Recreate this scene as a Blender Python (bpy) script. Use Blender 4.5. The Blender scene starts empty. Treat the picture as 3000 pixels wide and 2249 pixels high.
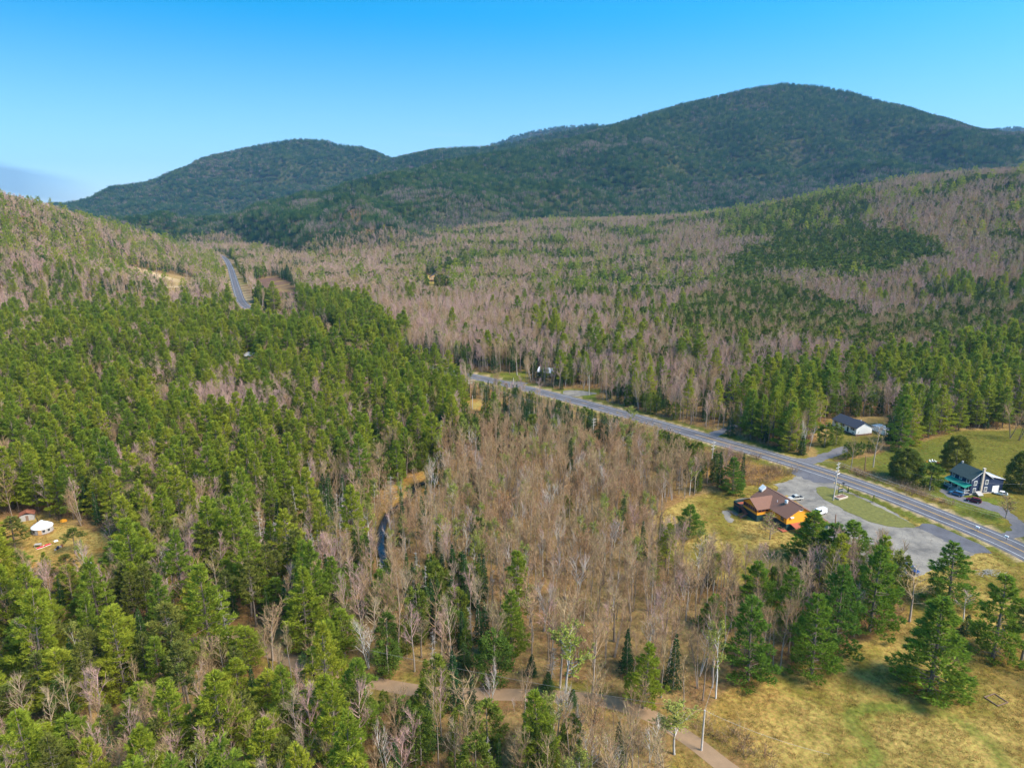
import bpy, math, random, zlib
import numpy as np
from mathutils import Vector, Matrix

# ------------------------------------------------------------------ camera, sky, sun, exposure
S = bpy.context.scene
C = S.collection
H = 100.0                                     # flying height over the valley floor
TH = math.atan((1124.5 - 620) / 2000.0)       # pitch below the horizon
cd = bpy.data.cameras.new('camera'); cam = bpy.data.objects.new('camera', cd); C.objects.link(cam)
cam.location = (0, 0, H); cam.rotation_euler = (math.pi / 2 - TH, 0, 0)
cd.sensor_width = 36; cd.lens = 24; cd.clip_start = 1; cd.clip_end = 40000
S.camera = cam
SUN_EL, SUN_AZ = math.radians(46), math.radians(114)   # azimuth from +Y towards +X

def lin(c):
    return tuple(((v / 255) / 12.92 if v / 255 <= .04045 else ((v / 255 + .055) / 1.055) ** 2.4) for v in c)

W = bpy.data.worlds.new('World'); S.world = W; W.use_nodes = True
nt = W.node_tree; nt.nodes.clear(); N = nt.nodes.new; L = nt.links.new
def wmath(op, a, b=None, clamp=False):
    n = N('ShaderNodeMath'); n.operation = op; n.use_clamp = clamp
    for i, v in enumerate((a, b)):
        if v is None: continue
        if isinstance(v, (int, float)): n.inputs[i].default_value = v
        else: L(v, n.inputs[i])
    return n.outputs[0]
tc = N('ShaderNodeTexCoord'); sx = N('ShaderNodeSeparateXYZ'); L(tc.outputs['Generated'], sx.inputs[0])
zz = wmath('ADD', wmath('MULTIPLY', wmath('MAXIMUM', sx.outputs[2], 0.0), 3.3), 0.015)
cx = N('ShaderNodeCombineXYZ'); L(sx.outputs[0], cx.inputs[0]); L(sx.outputs[1], cx.inputs[1]); L(zz, cx.inputs[2])
nm = N('ShaderNodeVectorMath'); nm.operation = 'NORMALIZE'; L(cx.outputs[0], nm.inputs[0])
sky = N('ShaderNodeTexSky'); sky.sky_type = 'NISHITA'; sky.sun_disc = False
sky.sun_elevation = SUN_EL; sky.sun_rotation = SUN_AZ; sky.altitude = 300; sky.air_density = 1.0; sky.dust_density = 1.2; sky.ozone_density = 3.0
L(nm.outputs[0], sky.inputs[0])
hs = N('ShaderNodeHueSaturation'); hs.inputs['Hue'].default_value = 0.478; hs.inputs['Saturation'].default_value = 1.42; L(sky.outputs[0], hs.inputs['Color'])
# low cloud bank over the valley mouth, and thin streaks round the horizon
az = wmath('ARCTAN2', sx.outputs[0], sx.outputs[1])
cv = N('ShaderNodeCombineXYZ'); L(wmath('MULTIPLY', az, 5.0), cv.inputs[0]); L(wmath('MULTIPLY', sx.outputs[2], 60.0), cv.inputs[1])
no = N('ShaderNodeTexNoise'); no.inputs['Scale'].default_value = 1.1; no.inputs['Detail'].default_value = 6; no.inputs['Roughness'].default_value = .55; L(cv.outputs[0], no.inputs['Vector'])
el = sx.outputs[2]
wob = wmath('MULTIPLY', wmath('SUBTRACT', no.outputs['Fac'], .5), .03)
bank = wmath('SUBTRACT', 1.0, wmath('DIVIDE', wmath('ABSOLUTE', wmath('SUBTRACT', wmath('ADD', el, wmath('MULTIPLY', wob, .4)), wmath('SUBTRACT', .036, wmath('MULTIPLY', wmath('ADD', az, .62), .2)))), .02), True)
side = wmath('MULTIPLY', wmath('SUBTRACT', -0.525, az), 12.0, True)
bank = wmath('MULTIPLY', wmath('MULTIPLY', bank, 2.2, True), side)
streak = wmath('MULTIPLY', wmath('SUBTRACT', no.outputs['Fac'], .6), 2.2, True)
low = wmath('SUBTRACT', 1.0, wmath('DIVIDE', wmath('ABSOLUTE', wmath('SUBTRACT', el, .075)), .06), True)
streak = wmath('MULTIPLY', wmath('MULTIPLY', streak, low), .5)
hzf = wmath('SUBTRACT', 1.0, wmath('DIVIDE', wmath('MAXIMUM', el, 0.0), .25), True); hzf = wmath('MULTIPLY', wmath('POWER', hzf, 1.35), .95)
m0 = N('ShaderNodeMixRGB'); L(hzf, m0.inputs[0]); L(hs.outputs[0], m0.inputs[1]); m0.inputs[2].default_value = (1.65, 2.1, 2.35, 1)
m1 = N('ShaderNodeMixRGB'); L(streak, m1.inputs[0]); L(m0.outputs[0], m1.inputs[1]); m1.inputs[2].default_value = (2.2, 2.5, 2.7, 1)
m2 = N('ShaderNodeMixRGB'); L(wmath('MULTIPLY', bank, .8), m2.inputs[0]); L(m1.outputs[0], m2.inputs[1]); m2.inputs[2].default_value = (.85, 1.4, 1.85, 1)
bg = N('ShaderNodeBackground'); bg.inputs['Strength'].default_value = 0.15; L(m2.outputs[0], bg.inputs['Color'])
wo = N('ShaderNodeOutputWorld'); L(bg.outputs[0], wo.inputs['Surface'])

sd = bpy.data.lights.new('sun', 'SUN'); sun = bpy.data.objects.new('sun', sd); C.objects.link(sun)
sd.energy = 3.2; sd.angle = math.radians(26); sd.color = (1.0, .92, .79)
sdir = Vector((math.cos(SUN_EL) * math.sin(SUN_AZ), math.cos(SUN_EL) * math.cos(SUN_AZ), math.sin(SUN_EL)))
sun.rotation_euler = sdir.to_track_quat('Z', 'Y').to_euler()
S.view_settings.view_transform = 'Standard'; S.view_settings.look = 'None'
S.view_settings.gamma = 1; S.view_settings.use_curve_mapping = False
S.view_settings.exposure = 1.42
S.cycles.max_bounces = 5; S.cycles.diffuse_bounces = 3; S.cycles.transmission_bounces = 2; S.cycles.glossy_bounces = 2
S.cycles.volume_bounces = 0; S.cycles.transparent_max_bounces = 4
S.cycles.use_denoising = True; S.cycles.denoiser = 'OPENIMAGEDENOISE'; S.cycles.denoising_input_passes = 'RGB_ALBEDO_NORMAL'
S.cycles.use_light_tree = False
S.cycles.sample_clamp_indirect = 4

# ------------------------------------------------------------------ helpers
random.seed(7); RG = np.random.default_rng(7)
ct, st_ = math.cos(TH), math.sin(TH)
def ray(px, py):
    u = (px - 1500) / 2000; v = (1124.5 - py) / 2000
    return (u, ct + v * st_, -st_ + v * ct)
def G(px, py, z=0.0):                       # where a sight line meets height z
    d = ray(px, py); t = (z - H) / d[2]; return d[0] * t, d[1] * t
def AT(px, py, y):                          # the point of a sight line at distance y
    d = ray(px, py); t = y / d[1]; return d[0] * t, y, H + d[2] * t
def proj(x, y, z):
    dz = z - H; f = y * ct - dz * st_; up = y * st_ + dz * ct
    f = np.maximum(f, 1e-3) if isinstance(f, np.ndarray) else max(f, 1e-3)
    return 1500 + 2000 * x / f, 1124.5 - 2000 * up / f
K = 3000 / 2212.0
def P(*pts): return [(x * K, y * K) for x, y in pts]     # pixel pairs of the reduced picture

def inpoly(px, py, poly):
    r = np.zeros(px.shape, bool); n = len(poly)
    for i in range(n):
        x0, y0 = poly[i]; x1, y1 = poly[(i + 1) % n]
        c = (y0 > py) != (y1 > py)
        with np.errstate(divide='ignore', invalid='ignore'):
            xx = (x1 - x0) * (py - y0) / ((y1 - y0) if y1 != y0 else 1e-9) + x0
        r ^= c & (px < xx)
    return r
def hash2(ix, iy, s):
    n = (ix.astype(np.int64) * 374761393 + iy.astype(np.int64) * 668265263 + s * 974711) & 0x7fffffff
    n = ((n ^ (n >> 13)) * 1274126177) & 0x7fffffff
    return ((n ^ (n >> 16)) & 0xffff) / 65535.0
def vn(x, y, s=0):
    ix = np.floor(x); iy = np.floor(y); fx = x - ix; fy = y - iy
    fx = fx * fx * (3 - 2 * fx); fy = fy * fy * (3 - 2 * fy)
    a = hash2(ix, iy, s); b = hash2(ix + 1, iy, s); c = hash2(ix, iy + 1, s); d = hash2(ix + 1, iy + 1, s)
    return (a * (1 - fx) + b * fx) * (1 - fy) + (c * (1 - fx) + d * fx) * fy
def fbm(x, y, s=0, o=4):
    t = 0; a = .5; m = 0
    for k in range(o):
        t = t + a * vn(x, y, s + k * 17); m += a; a *= .5; x = x * 2.03 + 3.1; y = y * 2.03 + 1.7
    return t / m
def sm(x, a, b):
    t = np.clip((x - a) / (b - a), 0, 1); return t * t * (3 - 2 * t)
def pdist(x, y, pl):                         # distance to a polyline, and place along it
    best = np.full(x.shape, 1e9); tt = np.zeros(x.shape)
    for i in range(len(pl) - 1):
        ax, ay = pl[i][:2]; bx, by = pl[i + 1][:2]; dx, dy = bx - ax, by - ay
        t = np.clip(((x - ax) * dx + (y - ay) * dy) / (dx * dx + dy * dy), 0, 1)
        d = np.hypot(x - ax - t * dx, y - ay - t * dy); m = d < best
        best = np.where(m, d, best); tt = np.where(m, i + t, tt)
    return best, tt
def smooth_line(pts, n=12):                  # Catmull-Rom
    p = [np.array(q, float) for q in pts]; p = [2 * p[0] - p[1]] + p + [2 * p[-1] - p[-2]]; out = []
    for i in range(1, len(p) - 2):
        for k in range(n):
            t = k / n
            out.append(.5 * ((2 * p[i]) + (p[i + 1] - p[i - 1]) * t + (2 * p[i - 1] - 5 * p[i] + 4 * p[i + 1] - p[i + 2]) * t * t + (3 * p[i] - p[i - 1] - 3 * p[i + 1] + p[i + 2]) * t ** 3))
    out.append(p[-2]); return [tuple(q) for q in out]

def tag(o, label=None, cat=None, group=None, kind=None):
    for k, v in (('label', label), ('category', cat), ('group', group), ('kind', kind)):
        if v: o[k] = v
    return o

# ------------------------------------------------------------------ materials
def newmat(name):
    m = bpy.data.materials.new(name); m.use_nodes = True; t = m.node_tree; t.nodes.clear()
    out = t.nodes.new('ShaderNodeOutputMaterial'); return m, t, out
def principled(name, col, rough=.7, noise=None, metal=0, spec=.3, scale=3.0, amount=.25):
    m, t, out = newmat(name); b = t.nodes.new('ShaderNodeBsdfPrincipled')
    b.inputs['Roughness'].default_value = rough; b.inputs['Metallic'].default_value = metal
    b.inputs['Specular IOR Level'].default_value = spec
    tcn = t.nodes.new('ShaderNodeTexCoord'); nz = t.nodes.new('ShaderNodeTexNoise'); nz.inputs['Scale'].default_value = scale; nz.inputs['Detail'].default_value = 5
    t.links.new(tcn.outputs['Object'], nz.inputs['Vector'])
    mx = t.nodes.new('ShaderNodeMixRGB'); mx.inputs[1].default_value = (*[c * (1 - amount) for c in col], 1); mx.inputs[2].default_value = (*[min(1, c * (1 + amount)) for c in col], 1)
    t.links.new(nz.outputs['Fac'], mx.inputs[0]); t.links.new(mx.outputs[0], b.inputs['Base Color']); t.links.new(b.outputs[0], out.inputs['Surface'])
    return m
def foliage(name, c0, c1, c2, trans=.3):     # colour differs from tree to tree and from spray to spray
    m, t, out = newmat(name); nn = t.nodes.new; ll = t.links.new
    oi = nn('ShaderNodeObjectInfo'); at = nn('ShaderNodeAttribute'); at.attribute_name = 'tint'
    r = nn('ShaderNodeValToRGB'); e = r.color_ramp.elements
    e[0].color = (*c0, 1); e[1].color = (*c2, 1); e[0].position = 0.0; k = e.new(.5); k.color = (*c1, 1)
    ll(oi.outputs['Random'], r.inputs[0])
    mr = nn('ShaderNodeMapRange'); mr.inputs['To Min'].default_value = .62; mr.inputs['To Max'].default_value = 1.38; ll(at.outputs['Fac'], mr.inputs['Value'])
    mu = nn('ShaderNodeVectorMath'); mu.operation = 'SCALE'; ll(r.outputs[0], mu.inputs[0]); ll(mr.outputs[0], mu.inputs['Scale'])
    d = nn('ShaderNodeBsdfDiffuse'); ll(mu.outputs[0], d.inputs[0])
    if trans > 0:
        tr = nn('ShaderNodeBsdfTranslucent'); ll(mu.outputs[0], tr.inputs[0]); mxs = nn('ShaderNodeMixShader'); mxs.inputs[0].default_value = trans
        ll(d.outputs[0], mxs.inputs[1]); ll(tr.outputs[0], mxs.inputs[2]); ll(mxs.outputs[0], out.inputs['Surface'])
    else: ll(d.outputs[0], out.inputs['Surface'])
    return m
M = {}
M['wp'] = foliage('white_pine_needles', (.21, .29, .04), (.295, .345, .036), (.385, .395, .044), .5)
M['fp'] = foliage('field_pine_needles', (.125, .225, .035), (.17, .265, .032), (.22, .30, .036), .45)
M['rp'] = foliage('dull_pine_needles', (.11, .14, .03), (.14, .155, .035), (.17, .175, .035))
M['sp'] = foliage('spruce_needles', (.03, .07, .024), (.042, .085, .025), (.06, .1, .026), .2)
M['ce'] = foliage('cedar_sprays', (.085, .135, .022), (.12, .16, .024), (.175, .2, .028), .25)
M['cr'] = foliage('round_cedar_sprays', (.11, .14, .025), (.14, .165, .028), (.19, .19, .03), .3)
M['mt'] = foliage('mountain_spruce_needles', (.03, .082, .028), (.052, .11, .03), (.13, .18, .042), .25)
M['bud'] = foliage('young_leaves', (.25, .29, .06), (.33, .34, .08), (.28, .33, .06), .4)
M['budred'] = foliage('red_buds', (.34, .16, .09), (.38, .2, .09), (.40, .25, .09), .3)
M['lar'] = foliage('pale_larch_twigs', (.3, .22, .12), (.34, .25, .13), (.36, .27, .14), .3)
M['twig'] = foliage('bare_twigs', (.345, .225, .125), (.38, .245, .14), (.36, .265, .145), .0)
M['twigg'] = foliage('grey_bare_twigs', (.405, .275, .235), (.44, .27, .235), (.42, .32, .20), .0)
M['mtwig'] = foliage('mountain_twigs', (.20, .155, .14), (.24, .18, .16), (.25, .21, .16), .0)
M['brush'] = foliage('brush_twigs', (.22, .12, .08), (.27, .17, .10), (.33, .23, .13), .0)
M['grass'] = foliage('dry_grass_blades', (.46, .30, .10), (.36, .22, .065), (.2, .175, .042), .2)
M['bark'] = foliage('bark', (.24, .185, .14), (.30, .24, .19), (.38, .32, .27), 0)
M['pbark'] = foliage('pine_bark', (.15, .115, .085), (.19, .15, .115), (.24, .195, .155), 0)
M['wbark'] = foliage('white_birch_bark', (.40, .37, .33), (.46, .43, .39), (.56, .53, .48), 0)
M['dead'] = foliage('weathered_dead_wood', (.34, .29, .24), (.40, .345, .29), (.44, .40, .36), 0)

# ------------------------------------------------------------------ terrain shape
ROAD = smooth_line([(300.0, -110.0), (262.0, -45.0), (224.0, 21.0)] + [G(x, y) for x, y in [(3400, 1830), (3190, 1720), (3000, 1613), (2790, 1525), (2560, 1434), (2400, 1381), (2270, 1339), (2100, 1291), (1930, 1242), (1755, 1193), (1600, 1152), (1480, 1124), (1330, 1090), (1180, 1058), (1020, 1018), (860, 958), (770, 922), (712, 890), (694, 848), (682, 808), (672, 778), (655, 754), (615, 738), (540, 730)]], 10)
DIRT = smooth_line([G(x, y) for x, y in [(2330, 2390), (2130, 2249), (2020, 2165), (1900, 2093), (1760, 2052), (1600, 2037), (1420, 2032), (1250, 2025), (1090, 1998), (980, 1970), (900, 1950), (830, 1925), (740, 1890), (650, 1870), (540, 1880)]], 8)
STREAM = smooth_line([G(x, y) for x, y in [(1265, 1385), (1272, 1402), (1235, 1412), (1205, 1428), (1215, 1445), (1180, 1470), (1140, 1500), (1120, 1540), (1115, 1590), (1125, 1640), (1130, 1690), (1090, 1740), (1010, 1790), (950, 1850), (935, 1940), (960, 2000), (940, 2060)]], 8)
SB = G(1200, 1430)
CP = []
def cp(x, y, z): CP.append((x, y, z))
for y in (0, 90, 180, 280, 380, 480):
    for k in (-.9, -.45, 0, .45, .9): cp(k * max(y, 120), y, 0)
for x, y in ROAD[60::22]: cp(x, y, 0); cp(x + 40, y + 20, 0)
for px, py, y, dz in [(2900, 509, 1250, 16), (2622, 531, 1350, 16), (2378, 574, 1450, 16), (2161, 618, 1550, 16), (1700, 650, 1750, 14), (1250, 672, 1900, 10), (900, 735, 1900, 8)]:
    x, yy, z = AT(px, py, y); cp(x, yy, z - dz); cp(x * 1.25, yy + 420, z - dz - 12)
for px, py, y in [(3000, 900, 600), (3000, 700, 850), (2400, 900, 640), (2400, 750, 950), (2400, 650, 1200), (1800, 900, 690), (1800, 750, 1180), (1800, 690, 1450), (1280, 815, 900), (1400, 720, 1350), (3000, 580, 1040)]:
    x, yy, z = AT(px, py, y); cp(x, yy, z - 12)
for px, py, y in [(-150, 545, 950), (0, 572, 1000), (130, 595, 1100), (300, 640, 1250), (480, 695, 1400), (600, 735, 1500)]:
    x, yy, z = AT(px, py, y); cp(x, yy, z - 21); cp(x * 1.35, yy + 330, z - 40)
for px, py, y in [(0, 800, 700), (0, 950, 520), (0, 1100, 410), (250, 800, 760), (300, 900, 640), (500, 830, 880), (640, 860, 850), (550, 760, 1200)]:
    x, yy, z = AT(px, py, y); cp(x, yy, max(z - 12, 0))
for x, y in ((-700, 2000), (-300, 2100), (-1800, 2400), (-1000, 2600), (0, 2500), (900, 2300), (2000, 2200)): cp(x, y, 30)
cpa = np.array(CP) / 1000.0
def _phi(r2): return np.where(r2 > 1e-12, r2 * np.log(np.maximum(r2, 1e-12)), 0)
_n = len(cpa); _A = np.zeros((_n + 3, _n + 3))
_A[:_n, :_n] = _phi((cpa[:, None, 0] - cpa[None, :, 0]) ** 2 + (cpa[:, None, 1] - cpa[None, :, 1]) ** 2) + np.eye(_n) * 1e-3
_A[:_n, _n] = 1; _A[:_n, _n + 1:] = cpa[:, :2]; _A[_n:, :_n] = _A[:_n, _n:].T
_w = np.linalg.solve(_A, np.concatenate([cpa[:, 2], np.zeros(3)]))
def RP(pts): return [AT(px, py, y) for px, py, y in pts]
RIDGES = [   # crest line, half width, steepness
    (RP([(1780, 372, 3350), (1880, 343, 3250), (2000, 308, 3200), (2200, 262, 3150), (2290, 250, 3150), (2400, 257, 3150), (2480, 272, 3100), (2600, 307, 3000), (2700, 337, 2950), (2850, 380, 2850), (3000, 430, 2800), (3300, 520, 2700)]), 1500, 1.25),
    (RP([(2290, 275, 3080), (2100, 305, 3000), (1900, 350, 2900), (1700, 402, 2780), (1500, 442, 2650), (1350, 468, 2550), (1200, 512, 2400), (1000, 602, 2200), (900, 660, 2080), (830, 705, 1980)]), 950, 1.1),
    (RP([(1750, 372, 3600), (1600, 397, 3600), (1500, 422, 3650), (1430, 433, 3700), (1300, 440, 3800), (1150, 468, 3950), (1080, 500, 4000)]), 1100, 1.15),
    (RP([(60, 690, 3400), (150, 655, 3600), (240, 620, 3900), (400, 566, 4100), (560, 486, 4200), (680, 446, 4250), (780, 425, 4300), (870, 409, 4300), (960, 415, 4300), (1000, 429, 4300), (1060, 434, 4300), (1100, 450, 4300), (1150, 478, 4250)]), 980, 1.05),
    (RP([(1400, 440, 6500), (1500, 402, 6500), (1560, 386, 6500), (1640, 373, 6500), (1740, 366, 6500), (1900, 380, 6500)]), 1600, 1.0),
    (RP([(2850, 390, 6500), (2900, 382, 6500), (2950, 375, 6500), (3000, 373, 6500), (3150, 372, 6500), (3400, 390, 6500)]), 1600, 1.0),
]
YARDS = [G(2300, 1500), G(2450, 1560), G(2780, 1440), G(2480, 1270), G(2870, 1500), G(2640, 1660)]
def hgt(x, y, parts=False):
    x = np.asarray(x, float); y = np.asarray(y, float); sh = x.shape; x = x.ravel(); y = y.ravel()
    X = x / 1000; Y = y / 1000; z = np.zeros(x.shape)
    for i in range(_n): z += _w[i] * _phi((X - cpa[i, 0]) ** 2 + (Y - cpa[i, 1]) ** 2)
    z = (z + _w[_n] + _w[_n + 1] * X + _w[_n + 2] * Y) * 1000
    z = np.clip(z, 0, 190)
    far = sm(np.hypot(x, y - 1000), 1700, 2600); z = z * (1 - far) + 25 * far
    z = z + (fbm(x / 60, y / 60, 3) - .5) * 2.4 + (fbm(x / 240, y / 240, 9) - .5) * 14 * sm(np.hypot(x, y), 350, 900)
    dr, _ = pdist(x, y, ROAD[::2]); fr = 16 + 34 * sm(y, 550, 800); z = z * sm(dr, fr, fr + 65)
    dd, _ = pdist(x, y, DIRT[::2]); z = z * sm(dd, 5, 30)
    for ax, ay in YARDS: z = z * sm(np.hypot(x - ax, y - ay), 34, 70)
    ds, _ = pdist(x, y, STREAM[::2]); z = z * sm(ds, 4, 20) - .9 * (1 - sm(ds, .8, 3.2))
    z = z * sm(np.hypot(x + 151, y - 202), 12, 40)
    mt = np.full(x.shape, -50.0)
    gul = fbm(x / 420, y / 420, 21, 5); g2 = fbm(x / 150, y / 150, 33, 3)
    for pl, w, p in RIDGES:
        q = np.array(pl)
        lo = q[:, :2].min(0) - w; hi = q[:, :2].max(0) + w
        m = (x > lo[0]) & (x < hi[0]) & (y > lo[1]) & (y < hi[1])
        if not m.any(): continue
        X_, Y_ = x[m], y[m]; h0 = np.zeros(X_.shape); env = np.zeros(X_.shape)
        for i in range(len(q) - 1):
            dx, dy = q[i + 1, 0] - q[i, 0], q[i + 1, 1] - q[i, 1]; f = np.clip(((X_ - q[i, 0]) * dx + (Y_ - q[i, 1]) * dy) / (dx * dx + dy * dy), 0, 1)
            s = np.clip(1 - np.hypot(X_ - q[i, 0] - f * dx, Y_ - q[i, 1] - f * dy) / w, 0, 1); hs_ = (q[i, 2] * (1 - f) + q[i + 1, 2] * f) * s ** p
            b_ = hs_ > h0; h0 = np.where(b_, hs_, h0); env = np.where(b_, np.clip(s * (1 - s) * 4, 0, 1), env)
        s = h0; h = h0 + env * ((gul[m] - .5) * 250 + (g2[m] - .5) * 70)
        h += (fbm(x[m] / 90, y[m] / 90, 5) - .5) * 8
        mt[m] = np.maximum(mt[m], np.where(s > 0, h, -50))
    mt = mt - 90 * (1 - sm(dr, fr, fr + 160)) * sm(y, 600, 900)
    k = 14.0; hh = np.clip(.5 + .5 * (mt - z) / k, 0, 1)
    r = z * (1 - hh) + mt * hh + k * hh * (1 - hh) * (mt > -40)
    if parts: return r.reshape(sh), (mt > z + 1).reshape(sh)
    return r.reshape(sh)

def GT(px, py):                              # where a sight line meets the ground
    d = ray(px, py); t = np.concatenate([np.arange(60, 600, 1.0), np.arange(600, 5000, 4.0)])
    z = hgt(d[0] * t, d[1] * t); below = H + d[2] * t < z
    i = int(np.argmax(below)) if below.any() else len(t) - 1
    return d[0] * t[i], d[1] * t[i], float(z[i])

# ------------------------------------------------------------------ land cover (ground outlines as seen, brought down to the ground)
CLEAR = dict(
    yurt=P((0, 1125), (60, 1105), (130, 1125), (200, 1150), (268, 1140), (262, 1195), (200, 1232), (130, 1225), (0, 1245)),
    rest=P((1395, 1120), (1480, 1078), (1560, 1058), (1640, 1046), (1720, 1020), (2000, 1130), (2212, 1195), (2212, 1262), (1960, 1245), (1890, 1240), (1745, 1262), (1700, 1285), (1560, 1250), (1470, 1205)),
    verge=P((1325, 895), (1500, 925), (1720, 1020), (1650, 1048), (1560, 1050), (1480, 985), (1400, 960)),
    field=P((1480, 1560), (1590, 1480), (1700, 1440), (1850, 1400), (1920, 1350), (2000, 1330), (2300, 1320), (2700, 2600), (1480, 2600), (1440, 1660)),
    edge=P((1930, 1240), (2300, 1230), (2300, 1330), (1950, 1335)),
    navy=P((1770, 1000), (1880, 985), (1980, 955), (2060, 930), (2300, 925), (2300, 1260), (1980, 1120), (1760, 1010)),
    ranch=P((1755, 962), (1790, 905), (1910, 900), (1930, 935), (1900, 960), (1840, 985), (1740, 1010), (1720, 1000)),
    marsh=P((545, 606), (590, 596), (622, 608), (645, 632), (640, 668), (600, 664), (575, 650), (552, 630)),
    pit=P((240, 586), (300, 580), (400, 600), (440, 618), (395, 640), (350, 625), (300, 605)),
    lawnfar=P((918, 596), (975, 590), (978, 606), (945, 612), (932, 622), (920, 620)),
    lawna=P((1030, 804), (1085, 806), (1138, 800), (1142, 822), (1090, 826)),
    lawnb=P((1215, 838), (1300, 838), (1285, 862), (1225, 856)),
    line=P((990, 862), (1045, 862), (1100, 884), (1060, 892), (1000, 880)),
)
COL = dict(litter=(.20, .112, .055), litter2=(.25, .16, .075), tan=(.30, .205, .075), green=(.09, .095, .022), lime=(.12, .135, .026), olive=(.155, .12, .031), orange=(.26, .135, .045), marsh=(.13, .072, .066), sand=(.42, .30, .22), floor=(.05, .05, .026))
def cover(x, y, z):                          # bare ground colour at a place
    px, py = proj(x, y, z)
    a = fbm(x / 14, y / 14, 41, 4)[:, None]; b = fbm(x / 5, y / 5, 55, 3)[:, None]; c = fbm(x / 40, y / 40, 77, 3)[:, None]
    A = lambda k: np.array(COL[k])[None, :]
    f2 = np.clip((a - .38) * 4, 0, 1); f3 = np.clip((b - .45) * 5, 0, 1)
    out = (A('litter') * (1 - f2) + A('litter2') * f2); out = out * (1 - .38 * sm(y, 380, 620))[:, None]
    mixg = lambda p, q, f: A(p) * (1 - f) + A(q) * f
    def put(mask, col): out[mask] = np.broadcast_to(col, out.shape)[mask]
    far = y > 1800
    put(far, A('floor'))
    fg = np.clip((.4 * a + .6 * b - .5) * 5 + .32, 0, 1)
    field = mixg('tan', 'olive', fg); field = field * (1 - .4 * np.clip((c - .55) * 6, 0, 1)) + A('orange') * .4 * np.clip((c - .55) * 6, 0, 1)
    for k in ('field', 'edge'): put(inpoly(px, py, CLEAR[k]), field)
    put(inpoly(px, py, CLEAR['yurt']), mixg('tan', 'orange', fg))
    put(inpoly(px, py, CLEAR['rest']), mixg('tan', 'olive', np.clip(fg * .5 + f2 * .7, 0, 1)))
    put(inpoly(px, py, CLEAR['verge']), mixg('olive', 'orange', f2))
    put(inpoly(px, py, CLEAR['navy']), mixg('olive', 'green', np.clip(c * 1.6 - .3, 0, 1)))
    put(inpoly(px, py, CLEAR['ranch']), mixg('olive', 'litter2', f2))
    put(inpoly(px, py, P((1890, 1000), (1960, 1010), (2040, 1030), (2080, 1060), (2160, 1080), (2160, 1130), (1990, 1080), (1890, 1015))), mixg('green', 'lime', f2))
    put(inpoly(px, py, P((1760, 965), (1800, 945), (1880, 950), (1850, 985), (1770, 990))), mixg('olive', 'green', f2))
    put(inpoly(px, py, P((1850, 1010), (1930, 1035), (2060, 1090), (2010, 1110), (1830, 1040), (1790, 1015))), mixg('litter2', 'orange', fg))
    put(inpoly(px, py, P((2010, 1095), (2100, 1105), (2150, 1135), (2120, 1140), (2060, 1135))), mixg('green', 'lime', f2))
    put(inpoly(px, py, CLEAR['marsh']), mixg('marsh', 'tan', np.clip((a - .62) * 8, 0, .6)))
    put(inpoly(px, py, CLEAR['pit']), mixg('sand', 'litter2', f2))
    put(inpoly(px, py, CLEAR['lawnfar']), mixg('tan', 'olive', f2 * .4))
    for k in ('lawna', 'lawnb'): put(inpoly(px, py, CLEAR[k]), mixg('lime', 'olive', f2))
    put(inpoly(px, py, CLEAR['line']), mixg('orange', 'tan', fg))
    dr, _ = pdist(x, y, ROAD[::2]); put((dr < 12) & (dr > 5), mixg('green', 'olive', f2)); put((dr < 6.6), A('sand') * .8)
    dd, _ = pdist(x, y, DIRT[::2]); put((dd < 5), mixg('olive', 'litter', f2))
    ds, _ = pdist(x, y, STREAM[::2]); m = (ds < 8) & (np.hypot(x - SB[0], y - SB[1]) < 24); put(m, mixg('orange', 'tan', fg * .6)); put(ds < 1.7, A('floor') * .5)
    # mown loop in the field
    TR = smooth_line([G(px_, py_) for px_, py_ in [(2960, 2260), (2890, 2170), (2790, 2100), (2700, 2075), (2600, 2065), (2535, 2070), (2498, 2095), (2500, 2130), (2540, 2170), (2570, 2215), (2530, 2260)]], 8)
    dt, _ = pdist(x, y, TR); tw = (1 - sm(dt, 1.0, 2.1))[:, None]
    w = 1.0 - .55 * (y < 112)[:, None]
    out[:] = out * (1 - .7 * tw) + np.array([[.10, .115, .026]]) * .7 * tw
    st = inpoly(px, py, P((1700, 1600), (1760, 1580), (1830, 1600), (1800, 1640), (1730, 1640)))[:, None] * np.clip((b - .3) * 2, 0, 1)
    return out

# ------------------------------------------------------------------ mesh helpers
def mk(name, V, F, mats, mi=None, tint=None, smooth=False):
    me = bpy.data.meshes.new(name); V = np.asarray(V, np.float32).reshape(-1, 3); F = np.asarray(F, np.int32)
    k = F.shape[1]
    me.vertices.add(len(V)); me.vertices.foreach_set('co', V.ravel())
    me.loops.add(F.size); me.loops.foreach_set('vertex_index', F.ravel())
    me.polygons.add(len(F)); me.polygons.foreach_set('loop_start', np.arange(0, F.size, k, dtype=np.int32))
    try: me.polygons.foreach_set('loop_total', np.full(len(F), k, np.int32))
    except Exception: pass
    for m in mats: me.materials.append(m)
    if mi is not None: me.polygons.foreach_set('material_index', np.asarray(mi, np.int32))
    if smooth: me.polygons.foreach_set('use_smooth', np.ones(len(F), bool))
    if tint is not None:
        a = me.attributes.new('tint', 'FLOAT', 'POINT'); a.data.foreach_set('value', np.asarray(tint, np.float32))
    me.update(calc_edges=True); me.validate(); return me
def unit(v): return v / np.maximum(np.linalg.norm(v, axis=-1, keepdims=True), 1e-9)
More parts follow.
